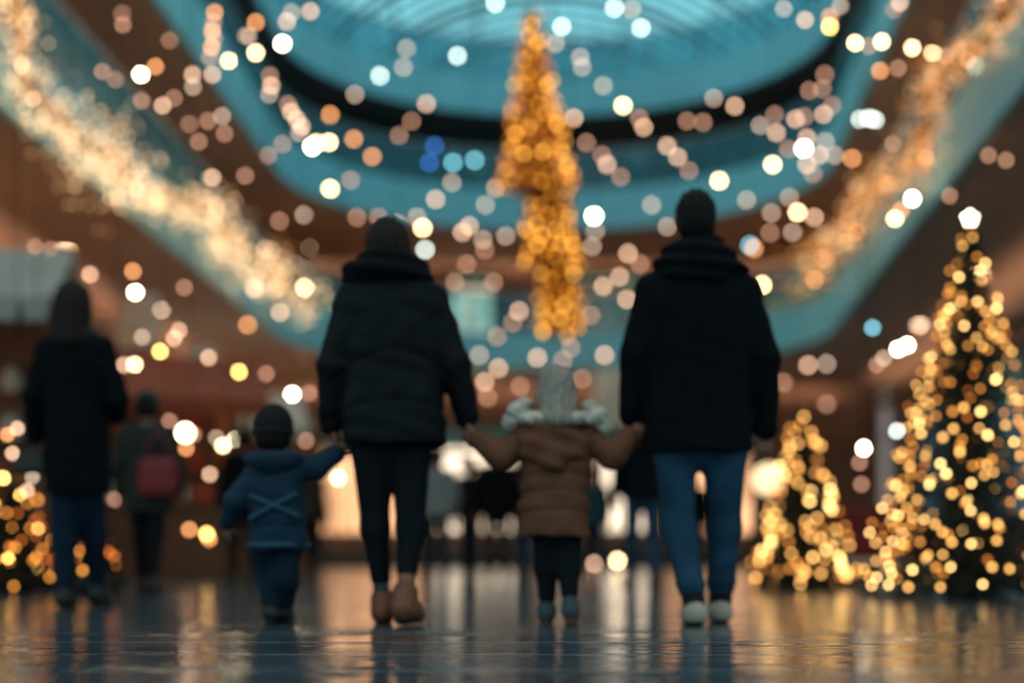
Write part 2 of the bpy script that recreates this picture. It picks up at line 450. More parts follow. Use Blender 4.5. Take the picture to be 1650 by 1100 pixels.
M['blue_jacket'] = pmat('blue_jacket', (.009,.034,.066), .75, bump=.3, bscale=30, spec=.3)
M['blue_trim'] = pmat('blue_piping', (.022,.085,.15), .7)
M['teal_dark'] = pmat('dark_teal_cloth', (.010,.05,.065), .8)
M['green_coat'] = pmat('moss_coat', (.022,.024,.018), .85, bump=.3, bscale=40)
M['grey_coat'] = pmat('pale_grey_coat', (.30,.32,.30), .85)
M['red_bag'] = pmat('red_leather', (.28,.018,.018), .5)

S0 = 381.0
def Q(bx, s, fy):
    return lambda px, py, y=0.0: V3((px-bx)/s, y, (fy-py)/s)
def st_px(q, rows):
    out = []
    for py, xa, xb, dep, cy in rows:
        a = q(xa, py); b = q(xb, py); out.append((a[2], (a[0]+b[0])/2, cy, (b[0]-a[0])/2, dep))
    return out

# --- man
q = Q(1122, S0, 1004.7)
J = dict(head=q(1120,354), neck=q(1122,415,-.02), sl=q(1052,470,-.01), sr=q(1195,470,-.01), el=q(1024,572,-.03), er=q(1229,578,-.03),
 wl=q(1019,668,.03), wr=q(1234,690,.03), hl=q(1087,735), hr=q(1167,735), kl=q(1094,850,-.01), kr=q(1171,850,.06),
 al=q(1114,972,-.12), ar=q(1166,972,.10), tl=q(1113,990,.05), tr=q(1171,990,.27),
 h_l=((.05,.1,-1),(-.1,.9,0),.75,1), h_r=((0,.1,-1),(-.3,.9,0),.5,-1))
J['coat'] = st_px(q, [(730,1037,1209,.155,0),(690,1037,1211,.152,0),(600,1040,1212,.145,0),(540,1038,1213,.142,-.01),(480,1032,1216,.130,-.02),(452,1042,1206,.112,-.02),(425,1070,1172,.085,-.02)])
def man_extra(root, J, sp, coat):
    F = Field(.009); c = q(1121,402,-.02)
    F.tor(q(1121,414,-.01), .112, .105, .040, .03, tilt=-.004)
    F.tor(q(1122,398,.0), .088, .085, .032, .03)
    F.chain([q(1062,436,-.03), q(1090,446,-.11), q(1150,448,-.11), q(1190,438,-.03)], [.035,.044,.044,.035], .03)
    F.ell(q(1126,432,-.09), (.17,.075,.062), .04)
    F.cut(q(1121,385,.03), (.07,.07,.09), .02)
    F.post = lambda X, Y, Z: .007*np.sin(Z*95+X*9)
    F.build('hood', M['wool'], root)
    for s_, e in (('l',-1),('r',1)):
        m = MB(); w = J['w'+s_]; m.tube([w+V3(0,0,.035), w+V3(0,0,.01)], .0, 4); 
    b = MB()
    b.tube([q(1122,600,-.142), q(1122,724,-.152)], .003, 6); b.build('back_vent_seam', M['scarf'], root)
person('person', 'man with short dark hair in a long black hooded coat, blue jeans and white-heeled sneakers', P(1122,1004.7,S0), J,
 dict(skin=M['skin'], leg_mat=M['jeans'], leg=(.090,.069,.058), ankle=.075, wrinkle=1, shoe_mat=M['sneaker'], sole_mat=M['sole_dark'], sock=M['sock_black'], shoe_r=.046,
  coat_mat=M['wool'], sleeve=(.074,.067,.056), h=.0062, hc=.0095, head=1.03, torso=.14, wr=.003,
  extra=(hair_cap(M['hair_dark'], 1.03, .006, .045), man_extra)))

# --- woman
qw = q = Q(628, S0, 1004.7)
J = dict(head=q(626,402,.01), neck=q(626,448,-.02), sl=q(569,490,-.01), sr=q(695,490,-.01), el=q(537,590,-.03), er=q(733,588,-.02),
 wl=q(533,682,.03), wr=q(753,672,.02), hl=q(600,735), hr=q(661,735), kl=q(604,850,.02), kr=q(663,850,-.02),
 al=q(615,968,.06), ar=q(655,956,-.10), tl=q(612,990,.20), tr=q(668,988,.03),
 h_l=((.15,.1,-1),(.9,.2,0),.75,-1), h_r=((-.1,.1,-1),(.9,.2,0),.75,1))
J['coat'] = st_px(q, [(718,556,720,.165,0),(705,553,721,.170,0),(660,550,718,.166,0),(600,553,712,.155,0),(540,549,712,.150,-.01),(490,549,712,.132,-.02),(465,552,710,.112,-.02),(440,572,684,.085,-.02)])
def woman_extra(root, J, sp, coat):
    F = Field(.009)
    F.tor(q(624,444,-.01), .150, .125, .036, .04); F.tor(q(626,424,.0), .108, .096, .036, .05)
    F.ell(q(626,448,-.07), (.165,.07,.05), .04)
    F.cut(q(626,395,.03), (.08,.08,.10), .02)
    F.post = lambda X, Y, Z: .006*np.sin(Z*80+X*14)
    F.build('scarf', M['scarf'], root)
person('person', 'brown-haired woman in a black scarf, short black quilted coat and tan ankle boots', P(628,1004.7,S0), J,
 dict(skin=M['skin'], leg_mat=M['black_trouser'], leg=(.086,.059,.043), ankle=.10, boot=.012, shoe_mat=M['boot_brown'], sole_mat=M['sole_dark'], sock=M['sock_grey'], shoe_r=.045,
  coat_mat=M['navy_coat'], sleeve=(.076,.066,.053), h=.0062, hc=.0095, head=1.0, torso=.13,
  seams=[((1004.7-572)/S0, 1.8, .004), ((1004.7-650)/S0, .9, .004), ((1004.7-505)/S0, 1.0, .002)],
  extra=(hair_cap(M['hair_brown'], 1.0, .020, .045, tail=[((0,-.05,.08),(0,-.06,.09),.04,.03)]), woman_extra)))

# --- girl
qg = q = Q(897, S0, 1006)
J = dict(head=q(897,632,.0), neck=q(897,672,-.01), sl=q(856,704,0), sr=q(939,704,0), el=q(806,734,-.05), er=q(986,736,-.05),
 wl=q(770,709,-.01), wr=q(1014,703,-.01), hl=q(880,858), hr=q(915,858), kl=q(881,915,.02), kr=q(915,915,-.02),
 al=q(882,983,.04), ar=q(918,976,-.07), tl=q(881,998,.15), tr=q(922,995,.05), drop=.05,
 h_l=((-.8,.1,.75),(-.2,.9,.2),.5,1), h_r=((.8,.1,.75),(.2,.9,.2),.5,-1))
J['coat'] = st_px(q, [(864,836,950,.115,0),(850,835,950,.118,0),(790,837,949,.112,0),(740,838,950,.108,0),(705,842,950,.098,0),(685,855,935,.08,0),(672,872,922,.06,0)])
def girl_extra(root, J, sp, coat):
    F = Field(.007)   # the big hood lying on the back
    F.chain([q(842,690,-.02), q(853,722,-.085), q(892,742,-.115), q(930,722,-.085), q(948,692,-.02)], [.040,.042,.045,.042,.040], .03)
    F.ell(q(892,706,-.075), (.115,.070,.085), .03)
    F.post = lambda X, Y, Z: .006*np.sin(Z*75+X*26)
    hd = F.build('hood', M['brown_coat'], root)
    F = Field(.0065)
    F.tor(q(896,673,-.015), .165, .100, .026, .02, tilt=.012)
    for (px, py, y, r) in ((832,664,-.06,.042),(845,652,-.03,.034),(962,672,-.05,.046),(950,656,-.02,.036),(974,690,-.04,.034),(822,682,-.04,.036)): F.ell(q(px,py,y), (r,r,r*.9), .02)
    F.post = lambda X, Y, Z: .006*np.sin(X*130+Z*60)*np.sin(Z*140+Y*90)
    fr = F.build('fur_trim', M['fur'], hd)
    for w, e in ((J['wl'], J['el']), (J['wr'], J['er'])):
        F = Field(.0055); d = unit(e-w); F.chain([w+d*.005, w+d*.03], [.037,.037], .01)
        F.post = lambda X, Y, Z: .004*np.sin(X*150+Z*90)*np.sin(Z*160)
        F.build('fur_cuff', M['fur'], coat)
gi = person('person', 'little girl with ash blond hair in a brown parka with a grey fur hood', P(897,1006,S0), J,
 dict(cat='child', skin=M['skin'], leg_mat=M['black_trouser'], leg=(.056,.047,.038), ankle=.06, boot=.03, shoe_mat=M['sock_grey'], sole_mat=M['boot_brown'], shoe_r=.040, arm=.75,
  coat_mat=M['brown_coat'], sleeve=(.058,.056,.044), h=.0045, hc=.0075, hs=.006, head=.86, torso=.09, hand=.62, wr=.005,
  seams=[((1006-822)/S0, .8, .006), ((1006-790)/S0, 1.2, .006), ((1006-762)/S0, 1.6, .006)],
  extra=(hair_cap(M['hair_ash'], .86, .020, .055, tail=[((0,-.045,-.01),(.0,-.135,-.125),.060,.034),((-.04,-.03,-.03),(-.045,-.125,-.12),.04,.022),((.04,-.03,-.03),(.05,-.125,-.13),.04,.022)]), girl_extra)))

# --- boy
qb = q = Q(445, S0, 1006)
J = dict(head=q(442,697,.0), neck=q(443,738,-.01), sl=q(414,762,0), sr=q(474,758,0), el=q(384,806,-.04), er=q(512,752,-.02),
 wl=q(366,842,.02), wr=q(541,731,.0), hl=q(430,884), hr=q(462,884), kl=q(433,930,.05), kr=q(461,935,-.03),
 al=q(441,982,-.06), ar=q(455,984,.05), tl=q(437,996,.05), tr=q(459,998,.15), drop=.045,
 h_l=((-.15,.3,-1),(.3,.9,0),.5,1), h_r=((.75,.1,.6),(.1,.9,.2),.5,-1))
J['coat'] = st_px(q, [(886,404,496,.105,0),(872,401,496,.108,0),(820,402,493,.100,0),(780,400,491,.095,0),(755,406,482,.085,0),(738,422,466,.062,0)])
def boy_extra(root, J, sp, coat):
    F = Field(.007); F.tor(q(444,740,-.02), .095, .08, .030, .02); F.ell(q(444,748,-.07), (.085,.045,.05), .03)
    F.build('hood', M['blue_jacket'], root)
    for a, b in (((410,800),(487,832)), ((482,797),(410,836))):
        F = Field(.006); p0 = q(*a, -.098); p1 = q(*b, -.103); F.chain([p0, (p0+p1)/2+V3(0,-.012,0), p1], [.010]*3, .004); F.build('back_strap', M['blue_trim'], coat)
    F = Field(.006); F.tor(q(449,878,0), .122, .106, .013, .01); F.build('hem_band', M['blue_trim'], coat)
person('person', 'small boy in a dark beanie and blue jacket with crossed straps on its back', P(445,1006,S0), J,
 dict(cat='child', skin=M['skin'], leg_mat=M['navy_jeans'], leg=(.062,.054,.044), ankle=.05, boot=.02, shoe_mat=M['boot_black'], sole_mat=M['sole_dark'], shoe_r=.040, arm=.7,
  coat_mat=M['blue_jacket'], jacket=1, sleeve=(.054,.050,.040), h=.0045, hc=.0075, hs=.006, head=.84, torso=.085, hand=.58, wr=.005,
  seams=[((1006-848)/S0, .5, .005)],
  extra=(hair_cap(M['hair_dark'], .84, .008, .05), beanie(M['sock_black']), boy_extra)))

# --- woman walking on the left, further away
SL = 289.0; FL = HY+CH*SL
ql = q = Q(122, SL, FL)
J = dict(head=q(119,492,.0), neck=q(120,534,-.02), sl=q(78,562,0), sr=q(165,562,0), el=q(57,640,-.03), er=q(194,645,-.04),
 wl=q(52,706,.05), wr=q(176,668,.16), hl=q(106,785), hr=q(142,785), kl=q(105,870,.0), kr=q(144,865,.10),
 al=q(108,958,-.05), ar=q(140,946,.22), tl=q(105,970,.12), tr=q(144,964,.38),
 h_l=((0,.1,-1),(.4,.8,0),.9,-1), h_r=((-.7,.6,.1),(-.3,.5,-.5),.6,-1))
J['coat'] = st_px(q, [(795,74,178,.15,0),(770,75,177,.15,0),(700,73,177,.145,0),(630,74,172,.125,0),(590,70,174,.12,-.01),(560,72,172,.115,-.01),(545,82,160,.10,-.01),(532,98,142,.07,-.01)])
def lady_extra(root, J, sp, coat):
    F = Field(.010); F.tor(q(120,537,-.01), .10, .09, .026, .02); F.build('collar', M['teal_dark'], root)
person('person', 'long-haired woman in a long black coat and blue trousers walking alone at the left', P(122,FL,SL), J,
 dict(skin=M['skin'], leg_mat=M['navy_jeans'], leg=(.088,.068,.055), ankle=.06, boot=.06, shoe_mat=M['boot_black'], sole_mat=M['sole_dark'], shoe_r=.044,
  coat_mat=M['wool'], sleeve=(.070,.062,.05), h=.008, hc=.012, head=1.0, torso=.12,
  extra=(hair_cap(M['hair_brown'], 1.0, .022, .06, tail=[((0,-.05,-.02),(0,-.085,-.20),.085,.07),((-.05,-.03,-.03),(-.07,-.05,-.19),.05,.05),((.05,-.03,-.03),(.07,-.05,-.19),.05,.05)]), lady_extra)))
# her handbag
bg = empty('handbag', P(46,742,SL+2)+Vector((0,.05,0)), 0, 'small dark brown handbag held low by the long-haired woman at the left', 'handbag')
F = Field(.007); F.loft([(-.075,0,0,.085,.045),(-.05,0,0,.10,.055),(.04,0,0,.085,.045),(.065,0,0,.07,.03)], 3, .02); F.build('bag_body', pmat('brown_bag', (.03,.016,.012), .5), bg)
m = MB(); m.tube([(-.06,0,.05),(-.05,0,.09),(0,0,.112),(.05,0,.09),(.06,0,.05)], .006, 8); m.build('handle', M['sole_dark'], bg, smooth=True)

# --- passers-by further back
def crowd(px, s, H, label, coat, legs, rz=0, hairm='hair_dark', long=.48, wide=1.0, step=.14, hat=None, extra=None, turn=0, hairlong=False, group=None):
    u = H/1.75
    z = lambda v: v*u
    J = dict(head=V3(0,.0,z(1.62)), neck=V3(0,-.02,z(1.47)), sl=V3(-.175*u*wide,0,z(1.40)), sr=V3(.175*u*wide,0,z(1.40)),
     el=V3(-.23*u*wide,-.03,z(1.12)), er=V3(.23*u*wide,-.04,z(1.12)), wl=V3(-.24*u*wide,.08,z(.87)), wr=V3(.235*u*wide,.07,z(.88)),
     hl=V3(-.085*u,0,z(.88)), hr=V3(.085*u,0,z(.88)), kl=V3(-.085*u,step*.5,z(.48)), kr=V3(.085*u,-step*.3,z(.48)),
     al=V3(-.08*u,step*.9,z(.09)), ar=V3(.08*u,-step,z(.10)), tl=V3(-.09*u,step*.9+.16,.045), tr=V3(.09*u,-step+.16,.045),
     h_l=((0,.15,-1),(.6,.6,0),.6,-1), h_r=((0,.15,-1),(-.6,.6,0),.6,-1))
    J['coat'] = [(z(1.75*long),0,0,.195*u*wide,.15*u),(z(1.0),0,0,.185*u*wide,.14*u),(z(1.15),0,0,.175*u*wide,.125*u),(z(1.36),0,-.01,.195*u*wide,.12*u),(z(1.44),0,-.01,.15*u,.1*u),(z(1.49),0,-.01,.075*u,.075*u)]
    J['coat'].sort()
    tl = [((0,-.05,-.02),(0,-.08,-.2),.08,.06)] if hairlong else None
    ex = [hair_cap(M[hairm], 1.0, .014, .05, tail=tl)]
    if hat: ex.append(beanie(M[hat]))
    if extra: ex.append(extra)
    return person('person', label, (( px-825)/s, FP/s, 0), J, dict(skin=M['skin'], leg_mat=M[legs], leg=(.09*u,.066*u,.052*u), ankle=.05, boot=.03, shoe_mat=M['boot_black'], shoe_r=.043,
       coat_mat=M[coat], sleeve=(.068*u,.060*u,.048*u), h=.010, hc=.016, hs=.011, hh=.011, head=.97, torso=.12*u, extra=ex), group, rz)
def red_bag(root, J, sp, coat): pass
crowd(238, 208, 1.56, 'person in a moss green coat and teal beanie carrying a red bag', 'green_coat', 'black_trouser', long=.40, wide=1.12, hat='teal_dark')
p = P(248, 765, 214); bg = empty('shoulder_bag', (p.x, FP/208-.20, p.z), 0, 'red shoulder bag worn on the back of the person in the moss green coat', 'bag')
F = Field(.009); F.loft([(-.15,0,0,.13,.05),(-.10,0,0,.155,.065),(.08,0,0,.145,.06),(.14,0,0,.11,.04)], 3, .02); F.build('bag_body', M['red_bag'], bg)
m = MB(); m.tube([(-.10,.01,.10),(-.07,.0,.26),(.0,.0,.33),(.07,.0,.26),(.10,.01,.10)], .011, 8); m.build('strap', M['red_bag'], bg, smooth=True)
crowd(705, 132, 1.62, 'person in a pale grey jacket in the crowd right of the scarfed woman\'s legs', 'grey_coat', 'navy_jeans', rz=.2, hairm='hair_brown')
crowd(757, 118, 1.66, 'passer-by in a navy jacket between the pale-jacketed person and the tall dark one', 'navy_coat', 'navy_jeans', rz=-.2, long=.5)
crowd(800, 128, 1.72, 'tall passer-by in a dark wide coat just left of the girl\'s brown parka', 'wool', 'black_trouser', rz=.1, wide=1.15)
crowd(842, 110, 1.70, 'passer-by in blue jeans and a dark jacket partly hidden behind the girl\'s brown parka', 'navy_coat', 'jeans', rz=-.1, long=.5)
crowd(956, 120, 1.50, 'passer-by in a teal hat and dark coat just right of the girl\'s brown parka', 'teal_dark', 'navy_jeans', rz=.1, hat='teal_dark', long=.46)
crowd(1035, 178, 1.72, 'passer-by in a black jacket and blue jeans close left of the man\'s legs', 'wool', 'jeans', rz=.1, wide=1.0, long=.47)
crowd(391, 150, 1.66, 'dark-dressed passer-by standing behind the small boy', 'wool', 'black_trouser', rz=.5, long=.42)
crowd(500, 112, 1.70, 'passer-by in a dark olive coat between the boy and the scarfed woman', 'green_coat', 'black_trouser', rz=-.4, hairlong=True, hairm='hair_brown')
crowd(1300, 84, 1.70, 'far passer-by in a pale grey coat above the short lit tree', 'grey_coat', 'navy_jeans', rz=.3)
crowd(1120, 96, 1.74, 'far passer-by in a black coat seen between the man\'s legs', 'wool', 'navy_jeans')

# ================================================================ the building
M['floor'], nt, b = new_mat('wet_dark_stone')
tc = nt.nodes.new('ShaderNodeTexCoord'); mp = nt.nodes.new('ShaderNodeMapping'); nt.links.new(tc.outputs['Object'], mp.inputs['Vector']); mp.inputs['Location'].default_value = (22,0,0)
br = nt.nodes.new('ShaderNodeTexBrick'); nt.links.new(mp.outputs[0], br.inputs['Vector'])
br.inputs['Scale'].default_value = 1.0; br.inputs['Brick Width'].default_value = 90; br.inputs['Row Height'].default_value = .62
br.inputs['Mortar Size'].default_value = .016; br.inputs['Mortar Smooth'].default_value = .3; br.inputs['Bias'].default_value = 0
br.inputs['Color1'].default_value = (.055,.085,.105,1); br.inputs['Color2'].default_value = (.075,.105,.125,1); br.inputs['Mortar'].default_value = (.24,.30,.33,1)  # joints coloured lighter: bluish glint of the tile edges put into the colour
nt.links.new(br.outputs['Color'], b.inputs['Base Color'])
mp2 = nt.nodes.new('ShaderNodeMapping'); mp2.inputs['Scale'].default_value = (.8,1.0,1); nt.links.new(tc.outputs['Object'], mp2.inputs['Vector'])
n1 = nt.nodes.new('ShaderNodeTexNoise'); n1.inputs['Scale'].default_value = 13; n1.inputs['Detail'].default_value = 6; n1.inputs['Roughness'].default_value = .6; n1.inputs['Distortion'].default_value = .6
nt.links.new(mp2.outputs[0], n1.inputs['Vector'])
n2 = nt.nodes.new('ShaderNodeTexNoise'); n2.inputs['Scale'].default_value = 1.6; n2.inputs['Detail'].default_value = 3; nt.links.new(mp2.outputs[0], n2.inputs['Vector'])
mr = nt.nodes.new('ShaderNodeMapRange'); mr.inputs['From Min'].default_value = .42; mr.inputs['From Max'].default_value = .62; mr.inputs['To Min'].default_value = .15; mr.inputs['To Max'].default_value = 1
nt.links.new(n2.outputs['Fac'], mr.inputs['Value'])
mu = nt.nodes.new('ShaderNodeMath'); mu.operation = 'MULTIPLY'; nt.links.new(n1.outputs['Fac'], mu.inputs[0]); nt.links.new(mr.outputs[0], mu.inputs[1])
b1 = nt.nodes.new('ShaderNodeBump'); b1.inputs['Strength'].default_value = .35; b1.inputs['Distance'].default_value = .008; nt.links.new(mu.outputs[0], b1.inputs['Height'])
b2 = nt.nodes.new('ShaderNodeBump'); b2.inputs['Strength'].default_value = .5; b2.inputs['Distance'].default_value = .004; b2.invert = True
nt.links.new(br.outputs['Fac'], b2.inputs['Height']); nt.links.new(b1.outputs['Normal'], b2.inputs['Normal']); nt.links.new(b2.outputs['Normal'], b.inputs['Normal'])
mr2 = nt.nodes.new('ShaderNodeMapRange'); mr2.inputs['To Min'].default_value = .09; mr2.inputs['To Max'].default_value = .2; nt.links.new(n2.outputs['Fac'], mr2.inputs['Value'])
nt.links.new(mr2.outputs[0], b.inputs['Roughness']); b.inputs['IOR'].default_value = 1.55

M['soffit'] = pmat('warm_brown_ceiling', (.52,.36,.265), .8, var=.08, vscale=.6)
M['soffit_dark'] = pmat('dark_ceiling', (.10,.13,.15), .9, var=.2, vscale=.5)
M['fascia'] = pmat('pale_blue_enamel', (.24,.74,.88), .45, var=.06, vscale=.4)
M['wallbrown'] = pmat('taupe_plaster', (.42,.30,.24), .9, var=.25, vscale=.5)
M['wallgrey'] = pmat('grey_plaster', (.34,.34,.33), .9, var=.25, vscale=.4)
M['steel'] = pmat('painted_steel', (.06,.10,.12), .4, metal=.3)
M['steel_light'] = pmat('brushed_steel', (.5,.55,.56), .3, metal=.9)
M['wood'] = pmat('stained_wood', (.16,.065,.03), .6, var=.3, vscale=5, stretch=(1,1,6))
M['redwood'] = pmat('red_brown_awning', (.26,.06,.022), .8)
M['canvas'] = pmat('off_white_canvas', (.55,.54,.48), .9, var=.1, vscale=3)
M['wire'] = pmat('black_cable', (.01,.01,.01), .7)
def glass_mat(name, tint, refl=.12, haze=.0, hazecol=(1,1,1)):
    m = bpy.data.materials.new(name); m.use_nodes = True; nt = m.node_tree; nt.nodes.clear()
    o = nt.nodes.new('ShaderNodeOutputMaterial'); t = nt.nodes.new('ShaderNodeBsdfTransparent'); t.inputs[0].default_value = (*tint, 1)
    g = nt.nodes.new('ShaderNodeBsdfGlossy'); g.inputs['Roughness'].default_value = .05
    mx = nt.nodes.new('ShaderNodeMixShader'); mx.inputs[0].default_value = refl
    nt.links.new(t.outputs[0], mx.inputs[1]); nt.links.new(g.outputs[0], mx.inputs[2])
    last = mx
    if haze:
        d = nt.nodes.new('ShaderNodeBsdfDiffuse'); d.inputs[0].default_value = (*hazecol, 1)
        m2 = nt.nodes.new('ShaderNodeMixShader'); m2.inputs[0].default_value = haze
        nt.links.new(mx.outputs[0], m2.inputs[1]); nt.links.new(d.outputs[0], m2.inputs[2]); last = m2
    nt.links.new(last.outputs[0], o.inputs[0]); return m
M['glass'] = glass_mat('roof_glass', (.90,.96,.97), .05)
M['bglass'] = glass_mat('balustrade_glass', (.50,.78,.84), .10, .25, (.22,.55,.64))

def struct(name, mb, mat, smooth=False): return tag(mb.build(name, mat, None, smooth=smooth), kind='structure')
# floor
def vnoise(X, Y, fx, fy, seed):
    g = np.random.RandomState(seed).rand(512, 512); x = X*fx+100.3; y = Y*fy+40.7
    xi = np.floor(x).astype(int); yi = np.floor(y).astype(int); u = x-xi; v = y-yi; u = u*u*(3-2*u); v = v*v*(3-2*v)
    a = g[xi % 512, yi % 512]; b_ = g[(xi+1) % 512, yi % 512]; c = g[xi % 512, (yi+1) % 512]; d = g[(xi+1) % 512, (yi+1) % 512]
    return (a*(1-u)+b_*u)*(1-v)+(c*(1-u)+d*u)*v-.5
fx_ = np.unique(np.concatenate([np.linspace(-21,-3,19), np.arange(-3,3,.02), np.linspace(3,23,21)]).round(4))
fy_ = np.unique(np.concatenate([np.linspace(-10,2.6,14), np.arange(2.6,6.6,.012), np.linspace(6.6,12,60), np.linspace(12,74,32)]).round(4))
GX, GY = np.meshgrid(fx_, fy_)
wob = vnoise(GX, GY, .9, 2.2, 1)
hgt = .0011*vnoise(GX+wob*.3, GY, 4, 13, 2)+.0009*vnoise(GX+wob*.3, GY+wob*.1, 11, 26, 3)+.0006*vnoise(GX, GY, 24, 45, 4)
mask = np.clip(.30+1.6*(vnoise(GX, GY, 1.1, 3.2, 5)+.5*vnoise(GX, GY, 3, 7, 6)+.12), .12, 1)*np.clip((6.4-GY)/1.0, .12, 1)*np.clip((11-GY)/4, 0, 1)*np.clip((4-np.abs(GX))/1.0, 0, 1)
# uneven honed stone: real relief of under a millimetre; joints sit a little lower
jo = np.abs(((GY+.31) % .62)-.31)
GZ = hgt*mask*4.5-.0012*np.exp(-(jo/.014)**2)*np.clip((8-GY)/2, 0, 1)
nr, nc = GX.shape
vv = np.stack([GX.ravel(), GY.ravel(), GZ.ravel()-.002], 1)
ii = (np.arange(nr-1)[:,None]*nc+np.arange(nc-1)[None,:]).ravel()
ff = np.stack([ii, ii+1, ii+nc+1, ii+nc], 1)
me = bpy.data.meshes.new('floor'); me.from_pydata(vv.tolist(), [], ff.tolist()); me.polygons.foreach_set('use_smooth', [True]*len(me.polygons)); me.update()
fl = tag(link('floor', me, M['floor']), kind='structure')
XL = lambda y: -6.2+.024*y
XR = lambda y: 4.0+.095*y
YE = 34.0; CX = (XL(YE)+XR(YE))/2; RR = (XR(YE)-XL(YE))/2
def void_path(off=0.0, y0=9.0, nseg=28):
    pts = [(XL(y)-off, y) for y in np.linspace(y0, YE, 8)]
    for i in range(1, nseg): t = PI-PI*i/nseg; pts.append((CX+(RR+off)*math.cos(t), YE+(RR+off)*math.sin(t)))
    pts += [(XR(y)+off, y) for y in np.linspace(YE, y0, 8)]
    return pts
BACK = 46.0; GW = 3.3
def outer_path(n, y0=9.0):
    # same count of points, stretched to the rear wall
    out = []
    for (x, y), (x2, y2) in zip(void_path(0, y0), void_path(GW, y0)):
        if y > YE:
            t = (y-YE)/RR; y2 = min(YE+(y2-YE)*(1+.35*t), BACK+.1)
            x2 = CX+(x2-CX)*1.05
        out.append((x2, y2))
    return out
def ring(name, z0, z1, mat_, inner, outer):
    m = MB(); n = len(inner); vs = []
    for (a, b) in zip(inner, outer): vs += [(a[0],a[1],z0),(b[0],b[1],z0),(b[0],b[1],z1),(a[0],a[1],z1)]
    fs = []
    for i in range(n-1):
        o = i*4
        for j in range(4): k = (j+1) % 4; fs.append((o+j, o+k, o+4+k, o+4+j))
    fs += [(0,3,2,1), ((n-1)*4, (n-1)*4+1, (n-1)*4+2, (n-1)*4+3)]
    m.add(vs, fs); return struct(name, m, mat_)
LV = [(5.45, 6.35), (9.2, 10.2), (12.3, 13.2)]
for i, (z0, z1) in enumerate(LV):
    vp = void_path(.08); n = len(vp)
    # slab with soffit; wide rectangle of slab from the void edge to the walls
    m = MB(); m_out = []
    for (x, y) in vp:
        if y <= YE+.01: m_out.append((-12.0 if x < 0 else 14.5, y))
        else:
            t = math.atan2(y-YE, x-CX); c, s_ = math.cos(t), math.sin(t)
            k = min((14.5-CX)/max(c,1e-6) if c > 0 else (CX+12.0)/max(-c,1e-6), (BACK+.3-YE)/max(s_,1e-6))
            m_out.append((CX+c*k, YE+s_*k))
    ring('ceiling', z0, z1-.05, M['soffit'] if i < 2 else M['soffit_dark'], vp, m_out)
    ring('trim_%d' % (i+1), z0-.06, z1, M['fascia'], void_path(0), void_path(.10))
    # balustrade standing on the slab edge
    root = empty('balustrade', (XL(20), 20, z1), 0, ['glass balustrade with steel posts along the lowest gallery around the hall', 'glass balustrade with steel posts on the middle gallery', 'glass balustrade with steel posts on the top gallery under the glass roof'][i], 'balustrade')
    off = Vector(root.location); vp = void_path(.12)
    g = MB(); hr = MB()
    hr.tube([(x-off.x, y-off.y, 1.08) for x, y in vp], .03, 8); hr.build('handrail', M['steel_light'], root, smooth=True)
    for a, b_ in zip(vp[:-1], vp[1:]):
        d = Vector((b_[0]-a[0], b_[1]-a[1])); L = d.length
        g = MB(); g.box(((a[0]+b_[0])/2-off.x, (a[1]+b_[1])/2-off.y, .53), (L-.08, .015, 1.0), math.atan2(d.y, d.x)); g.build('glass_panel', M['bglass'], root)
        ps = MB(); ps.box((a[0]-off.x, a[1]-off.y, .53), (.05,.05,1.06)); ps.build('post', M['steel'], root)
# walls
def sidewall(name, xf, gap, mat_, y0=9.0, y1=BACK):
    m = MB(); a = (xf(y0)+gap, y0); b_ = (xf(y1)+gap, y1); t = .3 if gap > 0 else -.3
    vs = [(a[0],a[1],0),(b_[0],b_[1],0),(b_[0]+t,b_[1],0),(a[0]+t,a[1],0)]; vs += [(x,y,14.3) for x,y,_ in vs]
    m.add(vs, [(0,1,5,4),(1,2,6,5),(2,3,7,6),(3,0,4,7),(3,2,1,0),(4,5,6,7)]); return struct(name, m, mat_)
sidewall('wall_left', XL, -GW, M['wallbrown']); sidewall('wall_right', XR, GW, M['wallgrey'])
m = MB(); m.box(((XL(BACK)+XR(BACK))/2, BACK+.2, 7.15), (19.5,.4,14.3)); struct('wall_back', m, M['wallbrown'])
# roof: flat dark strips beside a glazed segmental vault
m = MB(); m.box((-9.0,25,14.5), (6.0,74,.3)); struct('ceiling', m, M['soffit_dark'])
m = MB(); m.box((12.4,25,14.5), (7.6,74,.3)); struct('ceiling', m, M['soffit_dark'])
VX0, VX1, VZ, VR = -6.0, 8.6, 14.45, 3.9
def vault(t, y): # t 0..1 across
    a = (t-.5)*2; return (VX0+(VX1-VX0)*t, y, VZ+VR*(1-a*a)**.8)
gl = MB(); NT = 18
ys = list(np.arange(-8, 64.1, 3.0))
vs = []; fs = []
for y in ys:
    for k in range(NT+1): vs.append(vault(k/NT, y))
for i in range(len(ys)-1):
    for k in range(NT): o = i*(NT+1)+k; fs.append((o, o+1, o+NT+2, o+NT+1))
gl.add(vs, fs); o = struct('window_1', gl, M['glass'])
n_ = 1
rb = MB()
for y in np.arange(-8, 64.1, 1.0):
    rb.tube([vault(k/NT, y) for k in range(NT+1)], .055 if (int(round(y)) % 4) else .12, 6)
for k in range(0, NT+1, 3): rb.tube([vault(k/NT, -8), vault(k/NT, 64)], .05, 6)
struct('trim_4', rb, M['steel'])
for sx in (VX0, VX1):
    m = MB(); m.box((sx, 28, 14.3), (.35,72,.5)); struct('trim_%d' % (5 if sx < 0 else 6), m, M['fascia'])
# far end of the vault, a glazed gable
m = MB(); m.add([vault(k/NT, 64) for k in range(NT+1)], [tuple(range(NT+1))]); struct('window_2', m, M['glass'])

